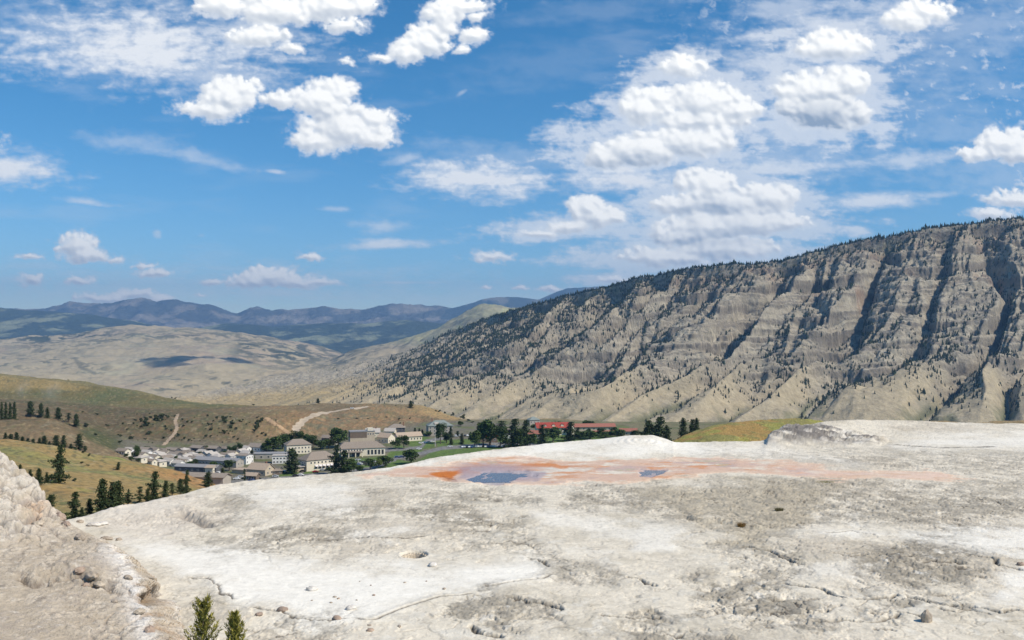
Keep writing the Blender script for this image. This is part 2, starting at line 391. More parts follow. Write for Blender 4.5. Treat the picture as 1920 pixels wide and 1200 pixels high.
    dr = inpoly(PXg, PY, [(130,820),(170,800),(230,825),(260,850),(190,848),(140,840)], 12)*ss(620, 660, Yg)
    C = mixc(C, (.10, .12, .045), dr*.85)
    dr2 = inpoly(PXg, PY, [(0,735),(90,740),(240,762),(430,765),(430,772),(230,775),(90,758),(0,748)], 6)
    C = mixc(C, (.12, .12, .06), dr2*ss(-.2, .3, s2)*.6)
    C = C*(1-.32*(ss(520, 300, PXg)*ss(600, 660, Yg)*ss(1200, 1000, Yg)))[..., None]  # left brown slopes darkened: cloud shade put into the ground colour
    # village floor: asphalt, gravel, lawns
    C = mixc(C, (.16, .145, .11), vill); C = mixc(C, (.185, .165, .095), vill*np.maximum(ss(1130, 1200, PXg), ss(1000, 1060, Yg)))
    C = mixc(C, (.13, .14, .065), vill*ss(.0, .25, fbm(Xg/26, Yg/26, 4, 541)))
    gr = (.105, .160, .042)
    for poly in ([(722,858),(742,833),(800,846),(790,852),(742,855),(728,872)], [(764,830),(770,812),(812,822),(816,838),(790,842),(766,836)],
                 [(780,868),(810,845),(900,838),(960,836),(960,850),(860,860),(800,870)], [(640,862),(720,856),(800,872),(760,880),(660,875)],
                 [(655,900),(655,878),(760,872),(770,892)], [(518,898),(530,884),(600,882),(596,892),(560,892)], [(560,862),(600,880),(552,882)], [(405,862),(412,848),(436,850),(436,862)],
                 [(816,826),(905,822),(940,830),(900,836),(820,838)], [(905,845),(905,815),(1180,800),(1190,840)]):
        C = mixc(C, gr, inpoly(PXg, PY, poly, 1.6)*ss(560, 600, Yg)*ss(1200, 1100, Yg))
    C = mixc(C, (.20, .24, .07), vill*ss(.2, .5, s2)*.25)
    rd = np.zeros_like(PY)
    for pts, wd in (([(560,893),(640,886),(700,878),(745,858),(790,850),(830,840),(930,832),(1040,836)], 3.2), ([(700,846),(760,842),(790,838),(800,826),(830,822)], 2.5),
                    ([(640,870),(700,868),(740,862)], 3.2), ([(430,905),(520,898),(600,893)], 4), ([(590,872),(560,890)], 2)):
        rd = np.maximum(rd, ss(wd+.7, wd-.7, pdist(PXg, PY, pts))*ss(560, 600, Yg)*ss(1200, 1150, Yg))
    C = mixc(C, (.20, .195, .19), rd)
    C = mixc(C, (.115, .115, .065), s5*(1-vill)*ss(70, 300, Yg)*.7); C = mixc(C, (.40, .31, .17), ss(.3, .55, pn(Xg/4, Yg/7, 471))*(1-vill)*.35)
    C *= (1+.26*s4[..., None]+.16*s2[..., None])
    C = np.clip(C, .01, .8)
    m = ground_mat('dry_grass_slopes', var=.18, vs=.35, bumps=((.9, .8, .6), (.16, 3.0, .5)))
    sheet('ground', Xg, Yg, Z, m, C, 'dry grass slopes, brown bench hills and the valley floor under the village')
    return Surf(pxs, Ys, Z), PY

# ------------------------------------------------------------------ the long eroded mountain
def build_mountain():
    cr = np.array([(300,752,3900),(380,742,4000),(450,722,4100),(600,690,4300),(740,668,4260),(780,655,4220),(820,630,4150),(880,610,4000),(940,590,3800),(1000,572,3600),(1060,556,3500),(1130,540,3400),(1200,520,3280),(1280,506,3150),
      (1340,500,3080),(1440,492,3020),(1520,474,2980),(1600,456,2950),(1700,438,2900),(1800,421,2870),(1920,410,2850),(2050,402,2830),(2200,396,2800),(2400,390,2780),(2650,388,2760)], float)
    base_py = np.interp(cr[:, 0], [300,600,800,1000,1130,1300,1500,1700,1920,2650], [796,790,782,778,792,806,814,812,806,802])
    cX = (cr[:, 0]-960)/F*cr[:, 2]; cY = cr[:, 2]; cZ = (HZ-cr[:, 1])/F*cY
    Ls = np.interp(cr[:, 0], [300,800,1130,2650], [1000,1050,1120,1120])
    dx, dy = -.55, -.835
    bX = cX+dx*Ls; bY = cY+dy*Ls; bZ = (HZ-base_py)/F*bY
    arc = np.concatenate([[0], np.cumsum(np.hypot(np.diff(cX), np.diff(cY)))])
    nu, nv = 1500, 620
    # more columns where the picture shows more
    px_c = np.linspace(300, 2650, nu); s = np.interp(px_c, cr[:, 0], arc)
    I = lambda a: np.interp(s, arc, a)
    CX, CY, CZ_, BX, BY, BZ = [blur(I(a), 12, 0) for a in (cX, cY, cZ, bX, bY, bZ)]
    v = np.concatenate([np.linspace(-.35, 0, 30, endpoint=False), np.linspace(0, 1, nv), 1+np.linspace(.004, 1.6, 40)])
    S, V = np.meshgrid(s, v, indexing='ij'); PC = np.repeat(px_c[:, None], len(v), 1)
    e = lambda a: a[:, None]
    X = e(BX)+(e(CX)-e(BX))*V; Y = e(BY)+(e(CY)-e(BY))*V
    Vc = np.clip(V, 0, 1)
    amp = ss(680, 1180, PC)
    f = lerp(Vc**1.12, .60*Vc**1.75+.40*ss(0, 1, Vc)**.9, amp)
    Z = e(BZ)+(e(CZ_)-e(BZ))*f
    Z = np.where(V < 0, Z+V*170, Z); Z = np.where(V > 1, e(CZ_)-(V-1)*70, Z)
    # erosion: gullies run down the slope (constant S), wandering and merging
    w1 = fbm(S/420, V*1.3, 3, 601)*190; w2 = fbm(S/130, V*3.2, 4, 621)*34
    shr = np.interp(PC, [600, 1000, 1500, 1900], [120, 260, 330, 60])*(1-Vc); S_ = S; S = S+shr
    t = (S+w1+w2+60*(1-Vc)*np.sin(S/310.)+fbm(S/900, V*0, 2, 611)*260)/192.
    k = np.floor(t); tri = 1-np.abs(2*(t-k)-1)             # 0 in the gully, 1 on the spur
    rs = np.random.RandomState(9); amp_k = rs.uniform(.35, 1.15, 4096)[(k.astype(int)) % 4096]; 
    e0 = rs.uniform(.4, 1.1, 4096); tt = t-k
    a_l = lerp(e0[(k.astype(int)) % 4096], e0[(k.astype(int)+1) % 4096], tt)
    t2 = (S+w1+w2*1.6+fbm(S/60, V*5, 3, 641)*24)/88.; tri2 = 1-np.abs(2*(t2-np.floor(t2))-1)
    t3 = (S+w1+w2*2.+fbm(S/25, V*9, 3, 661)*9)/31.; tri3 = 1-np.abs(2*(t3-np.floor(t3))-1)
    dep = ss(-.2, .25, Vc)*.35+ss(.1, .5, Vc)*.65; dep = dep*(1-.45*ss(.82, 1.0, Vc))
    edge = ss(1.004, .985, V)
    D1 = lerp(18, 104, amp)*a_l*dep*(1-tri**.85)
    D2 = lerp(7, 30, amp)*(1-tri2)*(.35+.65*ss(.15, .5, Vc))*ss(1.0, .9, Vc)
    D3 = lerp(2., 6, amp)*(1-tri3)*ss(.2, .5, Vc)*ss(1.02, .95, Vc)
    # fans at the foot: rounded lobes of loose soil
    fan = np.sqrt(np.clip(tri, 0, 1))*40*amp*ss(-.1, .2, Vc)*ss(.5, .28, Vc)
    Z = Z-(D1+D2+D3)*edge*(V > -.3)+fan
    Z = Z+(fbm(X/120, Y/120, 6, 681, .55)*(5+11*ss(.2, .42, Vc))*ss(-.3, .1, V)+fbm(X/20, Y/20, 5, 701, .65)*(2+7*ss(.22, .42, Vc)))*(1-.6*ss(1., 1.05, V))
    # strata: hard beds stand out as cliffs, following the dip of the mountain
    zs = Z-.10*(S-2500)+fbm(X/260, Y/260, 5, 721, .6)*22
    cliff = ss(.28, .42, Vc)*ss(700, 1050, PC)*ss(-.55, .25, fbm(S/120, zs/60, 4, 741)+.25)
    for per, a, sd in ((62., 23., 0.), (27., 10.5, .3), (12.5, 5.0, .1)):
        ph = zs/per+sd; fr = ph-np.floor(ph)
        stepv = np.where(fr < .84, fr*.30/.84, .30+(fr-.84)*.70/.16)-fr     # gentle bench then steep face
        loc = ss(-.15, .35, fbm(S/(per*2.2)+V*2, zs/(per*1.3), 4, 761+int(per)))
        Z = Z+stepv*per*(a/per*2.4)*cliff*loc*edge
    # mid cliffs band at about a third of the height
    mb = np.exp(-((Vc-.36-.03*fbm(S/200, V*0, 3, 781))/.055)**2)*ss(.1, .5, tri+.3*fbm(S/50, V*8, 3, 791))*ss(900, 1080, PC)
    blk, _ = cells(S/34, V*26, 5)
    Z = Z+mb*(13*(1-blk)+6)
    rim = np.exp(-((V-.965)/.03)**2)*amp*ss(1180, 1280, PC)
    Z = Z+rim*10*ss(-.2, .3, fbm(S/60, V*3, 3, 811))
    Z = Z+ (V > 1)*fbm(X/90, Y/90, 3, 821)*6
    # tan foothill in front of the low end
    PXp, PYp = pxy(X, Y, Z)
    # normals for placing plants
    gu = [np.gradient(a, axis=0) for a in (X, Y, Z)]; gv = [np.gradient(a, axis=1) for a in (X, Y, Z)]
    N = np.stack([gu[1]*gv[2]-gu[2]*gv[1], gu[2]*gv[0]-gu[0]*gv[2], gu[0]*gv[1]-gu[1]*gv[0]], -1)
    N /= np.linalg.norm(N, axis=-1, keepdims=True); N *= np.sign(N[..., 2:3])
    # ---- colour
    nA = fbm(X/70, Y/70, 5, 831, .6); nB = fbm(S/26, V*20, 5, 851, .6); nC = fbm(X/9, Y/9, 4, 871, .6)
    C = np.zeros(X.shape+(3,), np.float32)+np.array([.34, .295, .235], np.float32)
    C = mixc(C, (.39, .345, .275), ss(-.1, .4, nB)); C = mixc(C, (.28, .245, .20), ss(.05, .5, nA))
    C = mixc(C, (.42, .345, .235), ss(.42, .25, Vc)*.85*ss(-.5, .3, nB+tri-.3))          # tan soil fans
    C = mixc(C, (.165, .165, .095), ss(.30, .08, Vc)*ss(-.1, .35, nA+.5-tri)*ss(900, 1150, PC)*.8)  # scrub between fans
    C = mixc(C, (.40, .30, .150), ss(1050, 760, PC)*ss(.75, .35, Vc)*.85)               # dry grass apron at the low end
    C = mixc(C, (.17, .17, .085), ss(.1, .4, nA+.2*nC)*ss(.85, .97, Vc)*.6)
    sp = fbm(S/13, zs/5, 5, 891, .65); C = mixc(C, (.085, .08, .075), ss(.22, .40, sp)*ss(.22, .34, Vc)*ss(800, 1050, PC)*(.12+.60*np.exp(-((Vc-.40)/.09)**2)))
    C = mixc(C, (.40, .37, .32), ss(.15, .4, -sp)*ss(.3, .4, Vc)*.5)
    zf = zs/62.-np.floor(zs/62.)
    C = mixc(C, (.17, .145, .125), cliff*ss(.80, .86, zf)*.75)
    zg = zs/27.+.3; zg = zg-np.floor(zg); C = mixc(C, (.19, .165, .14), cliff*ss(.80, .86, zg)*ss(-.3, .1, nA+.3*nB)*.8)
    ln = fbm(S/160, zs/5.2, 4, 881, .7); C = mixc(C, (.12, .11, .10), ss(.28, .55, Vc)*ss(700, 1000, PC)*ss(.10, .32, ln)*.85)
    C = mixc(C, (.42, .38, .31), cliff*ss(.15, .45, -ln)*.55)
    C = mixc(C, (.29, .20, .15), rim*ss(-.2, .2, nB)*.6)
    C = mixc(C, (.30, .19, .135), np.exp(-((Vc-.80)/.035)**2)*ss(0, .4, nA)*ss(1500, 1650, PC)*.8)
    # pale washes in the gully floors low down
    wash = ss(.055, .015, tri+.02*nC)*ss(.5, .3, Vc)*ss(-.2, .05, Vc)*ss(1100, 1300, PC)
    C = mixc(C, (.42, .39, .33), wash*.9)
    C = mixc(C, (.10, .115, .060), ss(.30, .10, tri)*ss(.06, .10, tri)*ss(.35, .2, Vc)*.7*amp)
    C = mixc(C, (.42, .33, .18), ((V < .0) & (V > -.4)).astype(float)*ss(1000, 800, PC)*.6)
    C = np.clip(C*(1+.16*nC[..., None]+.10*nB[..., None])*np.array([.95, .96, .93], np.float32), .01, .8)
    m = ground_mat('eroded_mountain_rock', var=.22, vs=.05, bumps=((.14, 4.0, .8), (.04, 9.0, .5)), detail=10)
    sheet('mountain', X, Y, Z, m, C, 'long eroded mountain with banded cliffs, gullies and pale soil fans')
    # ---- forest: dark conifers on the shaded flanks and along the rim
    rng = np.random.RandomState(77)
    left = N[..., 0]*-.9+N[..., 1]*.35                       # faces turned away from the sun
    cl = fbm(X/55, Y/55, 4, 901, .6); cl2 = fbm(S/90, V*4, 4, 921)
    den = ss(-.10, .26, left+.34*cl-.04)*(.9-.5*ss(.45, .95, cliff))
    den = den+ss(.5, .2, tri)*ss(-.05, .12, left)*.45*amp*ss(-.4, .1, cl)
    den = den*(.30+.70*ss(.30, .42, Vc+.05*cl))*ss(.08, .28, Vc+.05*cl)*(.45+.55*ss(-.2, .25, cl2))
    wooded = np.exp(-(((PXp-980)/190)**2+((PYp-628-(980-PXp)*.28)/46)**2))      # thick wood on the shoulder
    den = den*.95+wooded*1.9*ss(-.45, .15, cl+.25*left)
    den = den*(1-ss(.75, .1, amp)*(1-np.clip(wooded*1.4, 0, 1)))*ss(560, 760, PXp)
    den = den+ss(.925, .99, V)*ss(1.02, 1.0, V)*.75*ss(820, 950, PC)*ss(-.5, .1, cl)
    mbt = np.exp(-((Vc-.40)/.12)**2)*ss(-.12, .25, cl)*.75*ss(880, 1000, PC); den = den+mbt
    den = den+ss(.0, -.25, V-1)*0
    den = np.where(V > 1.0, .55*ss(1.35, 1.0, V)*ss(820, 950, PC), den)
    den = den+ss(.16, .08, tri)*ss(.07, .10, tri)*ss(.4, .25, Vc)*ss(.02, .1, Vc)*.5*amp
    den = den*(1-ss(.10, .03, tri)*.7*ss(.5, .3, Vc))
    # cell area for even planting
    A = np.abs((np.roll(X, -1, 0)-X)*(np.roll(Y, -1, 1)-Y)-(np.roll(Y, -1, 0)-Y)*(np.roll(X, -1, 1)-X)); A[-1] = 0; A[:, -1] = 0
    w = (np.clip(den, 0, 1)*A*((PXp > -60) & (PXp < 2000))*((V < 1.25) & (V > .02)))
    P = w.ravel()/w.sum(); nT = 60000
    idx = rng.choice(len(P), nT, p=P)
    pos = np.stack([X.ravel()[idx], Y.ravel()[idx], Z.ravel()[idx]+CZ], -1); pos[:, :2] += rng.uniform(-1.5, 1.5, (nT, 2))
    # keep the trees from piling up
    pc = PC.ravel()[idx]
    hgt = np.clip(rng.lognormal(2.02, .38, nT), 3.2, 18)*np.where(V.ravel()[idx] > .93, .95, 1.)
    return pos, hgt

def forest(name, pos, hgt, mat, label, wid=.24, seed=3):
    """many small ragged conifers in one mesh"""
    rng = np.random.RandomState(seed); n = len(pos)
    V = []; Fc = []
    K = 5
    base = []
    tiers = [(.06, 1.0, .62), (.38, .72, 1.0)]
    tv = []; tf = []
    for (b, r, tp) in tiers:
        i0 = len(tv)
        for k in range(K):
            a = 2*math.pi*k/K+b; q = r*(1.0 if k % 2 else .74); tv.append((q*math.cos(a), q*math.sin(a), b))
        tv.append((0, 0, tp)); ap = len(tv)-1
        for k in range(K): tf.append((i0+k, i0+(k+1) % K, ap))
    tv = np.array(tv, np.float32); tf = np.array(tf, np.int32)
    a = rng.uniform(0, 6.28, n); ca, sa = np.cos(a), np.sin(a)
    W = hgt*wid*rng.uniform(.7, 1.35, n)
    jit = rng.uniform(.8, 1.25, (n, len(tv)))
    x = tv[None, :, 0]*jit*W[:, None]; y = tv[None, :, 1]*jit*W[:, None]; z = tv[None, :, 2]*hgt[:, None]-hgt[:, None]*.08
    VX = x*ca[:, None]-y*sa[:, None]+pos[:, 0:1]; VY = x*sa[:, None]+y*ca[:, None]+pos[:, 1:2]; VZ = z+pos[:, 2:3]
    V = np.stack([VX, VY, VZ], -1).reshape(-1, 3)
    Fa = (tf[None]+(np.arange(n)*len(tv))[:, None, None]).reshape(-1, 3)
    tint = np.repeat((np.array([.030, .042, .026])*rng.uniform(.6, 1.5, (n, 1))+rng.uniform(0, .012, (n, 3))*np.array([1, 1, .4])), len(tv), 0)
    o = link(name, mesh_np(name, V, None, Fa, mat, {'tint': tint}, smooth=False))
    o['kind'] = 'stuff'; o['label'] = label
    return o

# ------------------------------------------------------------------ the land beyond
def build_far():
    pxs = np.arange(-330, 1400, 2.2); Ys = np.geomspace(3300, 13000, 420)
    xs = [-300, 0, 60, 130, 180, 240, 330, 420, 500, 560, 620, 660, 700, 760, 800, 850, 880, 897, 920, 960, 1000, 1060, 1400]
    def c(*a): return list(a)
    K = [(xs, 3300, -430., 'z'),
      (xs, 4600, [760,758,757,757,757,756,756,756,754,748,742,736,730,724,715,708,700,700,700,700,700,700,700], 'p'),
      (xs, 5600, [716,714,712,712,712,712,710,706,700,700,702,700,694,686,676,664,656,652,650,650,650,650,650], 'p'),
      (xs, 7000, [676,672,668,664,662,660,662,668,678,684,680,668,660,648,638,622,608,602,600,604,612,620,640], 'p'),
      (xs, 8000, [660,656,650,642,636,632,636,644,654,668,676,666,656,640,624,592,570,561,562,571,575,582,600], 'p'),
      (xs, 9200, [652,640,634,628,616,611,614,621,628,640,660,668,664,655,640,620,610,600,600,600,600,600,610], 'p'),
      (xs, 10500, [655,650,645,640,628,624,628,632,638,650,664,668,668,665,660,650,640,640,640,640,640,640,640], 'p'),
      (xs, 13000, -900., 'z')]
    Z = knot_sheet(pxs, Ys, K, 9, 5)
    PXg, Yg = np.meshgrid(pxs, Ys, indexing='ij'); Xg = (PXg-960)/F*Yg
    Z = Z+fbm(Xg/900, Yg/900, 6, 1001, .55)*85+ridged(Xg/420, Yg/420, 4, 1021)*16
    lft = inpoly(PXg, Yg, [(640, 5000), (700, 7000), (860, 8600), (1000, 8600), (1100, 4000), (640, 4000)], 80)
    Z = Z-ridged(Xg/260, Yg/800, 3, 1031)*24*lft
    PY = HZ-F*Z/Yg
    a = fbm(Xg/500, Yg/500, 6, 1041, .6); b = fbm(Xg/160, Yg/160, 5, 1061, .6); c_ = fbm(Xg/1400, Yg/900, 4, 1081)
    C = np.zeros(Xg.shape+(3,), np.float32)+np.array([.44, .365, .235], np.float32)
    C = mixc(C, (.41, .315, .225), ss(-.1, .35, c_)*.8); C = mixc(C, (.46, .42, .27), ss(.0, .4, a)*.7); C = mixc(C, (.27, .24, .17), ss(.18, .45, b)*.8)
    # conical green peak and meadow
    C = mixc(C, (.33, .37, .17), inpoly(PXg, PY, [(700,640),(800,612),(880,560),(920,556),(1020,575),(1020,640),(860,650)], 14)*ss(6300, 6800, Yg)*.8)
    wd = lambda poly, thr, soft=26: inpoly(PXg, PY, poly, soft)*ss(thr, thr+.12, a*.5+b+.3*fbm(Xg/60, Yg/60, 4, 1101))
    f = 0*PY
    f = np.maximum(f, wd([(0,610),(120,606),(260,622),(400,618),(640,640),(640,660),(420,640),(240,640),(80,660),(0,640)], -.02))
    f = np.maximum(f, wd([(440,625),(560,632),(640,652),(700,660),(640,690),(520,690),(440,665)], -.12))
    f = np.maximum(f, wd([(600,660),(700,645),(880,590),(900,600),(830,640),(760,650),(640,672)], .06)*ss(6000, 6400, Yg))
    f = np.maximum(f, wd([(810,628),(860,600),(900,596),(930,606),(850,636)], -.05)*ss(6500, 6900, Yg))
    f = np.maximum(f, wd([(0,665),(120,660),(200,690),(180,705),(120,690),(0,690)], .08))
    f = np.maximum(f, wd([(240,718),(420,700),(540,705),(480,740),(300,735)], .12))
    f = np.maximum(f, wd([(450,720),(620,690),(760,668),(780,690),(600,712),(480,740)], .16))
    # draw of dark trees
    f = np.maximum(f, ss(5, 1, pdist(PXg, PY, [(140,672),(152,690),(178,700)]) - 6*b)*.6)
    C = mixc(C, (.045, .062, .045), np.clip(f, 0, 1)*.95)
    C = mixc(C, (.26, .22, .17), lft*ss(.1, .3, ridged(Xg/120, Yg/400, 3, 1121))*.5)
    C = np.clip(C*(1+.2*b[..., None])*.80, .01, .8)
    m = ground_mat('far_valley_grass', var=.16, vs=.012, bumps=((.02, 14., .6),))
    C = mixc(C*1.12, (.44, .36, .22), ss(.2, -.2, a)*.25)
    sheet('hills', Xg, Yg, Z, m, C, 'hazy tan valley hills with a pointed green peak in the distance')
    # ---- dark forested hill on the left and blue range
    for nm, Y0, Y1, crest, foot, amp, cols, lab, sd in (
        ('forested_hills', 11000, 15500, [(-330,575),(0,577),(40,581),(100,584),(170,590),(230,598),(300,612),(360,618),(420,606),(520,612),(600,606),(680,606),(760,600),(830,606),(900,612),(1400,620)], 672, 60,
           ((.050,.066,.046), (.26,.27,.16), .30), 'dark forested foothills below the distant blue range', 1200),
        ('distant_mountains', 16500, 21000, [(-330,574),(60,580),(85,579),(112,573),(130,565),(150,568),(200,570),(222,566),(242,562),(270,557),(290,565),(330,562),(372,570),(402,573),(445,589),(462,581),(482,575),(510,583),(530,580),(545,582),(585,577),(602,574),(640,580),(680,580),(702,576),(730,570),(780,571),(830,575),(870,579),(950,590),(1400,590)], 640, 150,
           ((.085,.090,.085), (.25,.22,.18), .22), 'rugged blue mountain range on the left horizon', 1300),
        ('distant_ridge', 17500, 20500, [(700,600),(860,575),(905,561),(930,557),(965,556),(985,559),(1010,561),(1040,548),(1062,541),(1100,538),(1140,536),(1200,533),(1400,525)], 640, 60,
           ((.060,.075,.070), (.22,.2,.16), .30), 'blue wooded ridge behind the pointed green peak', 1400)):
        pp = np.arange(-330 if 'ridge' not in nm else 700, 1400, 2.2); YY = np.geomspace(Y0, Y1, 230)
        cx = [q[0] for q in crest]; cy = [q[1] for q in crest]
        kn = [(cx, Y0, [foot+14]*len(cx), 'p'), (cx, Y0+(Y1-Y0)*.35, [lerp(foot, q, .45) for q in cy], 'p'), (cx, Y0+(Y1-Y0)*.8, cy, 'p'), (cx, Y1, [q+22 for q in cy], 'p')]
        Zm = knot_sheet(pp, YY, kn, 2, 1)
        Pg, Yq = np.meshgrid(pp, YY, indexing='ij'); Xq = (Pg-960)/F*Yq
        v = (Yq-Y0)/(Y1-Y0)
        Zm = Zm-ridged(Xq/1300, Yq/2200, 5, sd+1, .55)*amp*ss(0, .3, v)*(1-.95*ss(.6, .8, v))+fbm(Xq/380, Yq/500, 6, sd+20, .6)*amp*.5*(1-.45*ss(.7, .8, v))
        Zm = Zm+ridged(Xq/520, Yq/700, 4, sd+30, .55)*amp*.22*ss(.55, .8, v)
        q = fbm(Xq/900, Yq/900, 6, sd+40, .62); rr = ridged(Xq/600, Yq/900, 4, sd+60)
        Cc = np.zeros(Xq.shape+(3,), np.float32)+np.array(cols[0], np.float32)
        Cc = mixc(Cc, cols[1], ss(cols[2]-.15, cols[2]+.12, q+.15*rr+.1*v))
        m = ground_mat(nm+'_cover', var=.25, vs=.004, bumps=((.006, 60., .8),))
        sheet(nm, Xq, Yq, Zm, m, Cc, lab)

def add_haze():
    m = bpy.data.materials.new('air'); m.use_nodes = True; t = m.node_tree; t.nodes.remove(t.nodes['Principled BSDF'])
    v = t.nodes.new('ShaderNodeVolumePrincipled'); v.inputs['Color'].default_value = (.24, .48, .86, 1); v.inputs['Density'].default_value = HAZE
    v.inputs['Anisotropy'].default_value = .1
    t.links.new(v.outputs[0], t.nodes['Material Output'].inputs['Volume'])
    x0, x1, y0, y1, z0, z1 = -20000, 20000, -600, 24000, -1150, 1650
    Vb = np.array([(x, y, z) for x in (x0, x1) for y in (y0, y1) for z in (z0, z1)], float)
    f = [(0,1,3,2), (4,6,7,5), (0,4,5,1), (2,3,7,6), (0,2,6,4), (1,5,7,3)]
    o = link('haze', mesh_np('haze', Vb, f, None, m, smooth=False)); o['kind'] = 'stuff'; o['label'] = 'thin blue summer haze filling the valley air'
HAZE = 5.0e-5

def add_clouds():
    """clouds high over the valley, above the top of the picture, that shade the land"""
    cm = flat_mat('cloud_white', (.8, .8, .82), var=.05, vs=.01); tt = cm.node_tree; mxs = tt.nodes.new('ShaderNodeMixShader'); mxs.inputs[0].default_value = .42; trn = tt.nodes.new('ShaderNodeBsdfTransparent')
    tt.links.new(trn.outputs[0], mxs.inputs[1]); tt.links.new(tt.nodes['Principled BSDF'].outputs[0], mxs.inputs[2]); tt.links.new(mxs.outputs[0], tt.nodes['Material Output'].inputs[0])
    for k, (x, y, z, t, sx, sy, sd) in enumerate(((-2350, 6500, -250, 4000, 520, 420, 1),)):
        c = Vector((x, y, z+CZ))+SUNV*t; rng = np.random.RandomState(sd); VV = []; FF = []; off = 0
        th = np.linspace(0, 2*np.pi, 28, endpoint=False); ph = np.linspace(-.5*np.pi, .5*np.pi, 15); A, B = np.meshgrid(th, ph, indexing='ij')
        i = np.arange(28*15).reshape(28, 15); j = np.roll(i, -1, 0); f = np.stack([i[:, :-1], j[:, :-1], j[:, 1:], i[:, 1:]], -1).reshape(-1, 4)
        for q in range(26):
            a = rng.uniform(0, 6.28); r = math.sqrt(rng.rand())*.85; s = rng.uniform(.18, .42)*(1.25-r)
            rr = 1+.25*fbm(np.cos(A)*2+q, np.sin(A)*2+B*1.5, 3, 6001)
            V = np.stack([np.cos(A)*np.cos(B)*rr*s*sx+r*math.cos(a)*sx, np.sin(A)*np.cos(B)*rr*s*sy+r*math.sin(a)*sy, np.maximum(np.sin(B)*rr, -.3)*s*sx*.6], -1).reshape(-1, 3)
            VV.append(V); FF.append(f+off); off += len(V)
        o = link('cloud', mesh_np('cloud', np.concatenate(VV), np.concatenate(FF), None, cm)); o.location = c; o['kind'] = 'structure'
        o['label'] = ['flat-based cumulus cloud high over the far valley', 'small cumulus cloud high over the brown hills'][k]

def add_steam():
    m = bpy.data.materials.new('steam_air'); m.use_nodes = True; t = m.node_tree; t.nodes.remove(t.nodes['Principled BSDF']); N = t.nodes; L = t.links
    v = N.new('ShaderNodeVolumePrincipled'); v.inputs['Color'].default_value = (.95, .95, .95, 1)
    co = N.new('ShaderNodeTexCoord'); ln = N.new('ShaderNodeVectorMath'); ln.operation = 'LENGTH'; L.new(co.outputs['Object'], ln.inputs[0])
    mr = N.new('ShaderNodeMapRange'); mr.interpolation_type = 'SMOOTHSTEP'; mr.inputs[1].default_value = 1.; mr.inputs[2].default_value = .0; mr.inputs[3].default_value = 0; mr.inputs[4].default_value = .035
    L.new(ln.outputs['Value'], mr.inputs[0]); n = N.new('ShaderNodeTexNoise'); n.inputs['Scale'].default_value = 1.6; n.inputs['Detail'].default_value = 2; L.new(co.outputs['Object'], n.inputs['Vector'])
    r2 = N.new('ShaderNodeMapRange'); r2.inputs[1].default_value = .35; r2.inputs[2].default_value = .65; L.new(n.outputs['Fac'], r2.inputs[0])
    mm = N.new('ShaderNodeMath'); mm.operation = 'MULTIPLY'; L.new(mr.outputs[0], mm.inputs[0]); L.new(r2.outputs[0], mm.inputs[1]); L.new(mm.outputs[0], v.inputs['Density'])
    L.new(v.outputs[0], N['Material Output'].inputs['Volume'])
    th = np.linspace(0, 2*np.pi, 24, endpoint=False); ph = np.linspace(-.5*np.pi, .5*np.pi, 13); A, B = np.meshgrid(th, ph, indexing='ij')
    i = np.arange(24*13).reshape(24, 13); j = np.roll(i, -1, 0); f = np.stack([i[:, :-1], j[:, :-1], j[:, 1:], i[:, 1:]], -1).reshape(-1, 4)
    for k, (px, py, w, h) in enumerate(((42, 728, 34, 56), (98, 733, 52, 62))):
        Y = 560.; o = link('steam', mesh_np('steam', np.stack([np.cos(A)*np.cos(B), np.sin(A)*np.cos(B), np.sin(B)], -1), f, None, m))
        o.location = ((px-960)/F*Y, Y, CZ+(HZ-py)/F*Y); o.scale = (w/2*Y/F, 9, h/2*Y/F); o.rotation_euler = (0, R(14), 0)
        o['kind'] = 'stuff'; o['label'] = ['faint left wisp of steam before the green hill', 'faint right wisp of steam before the green hill'][k]
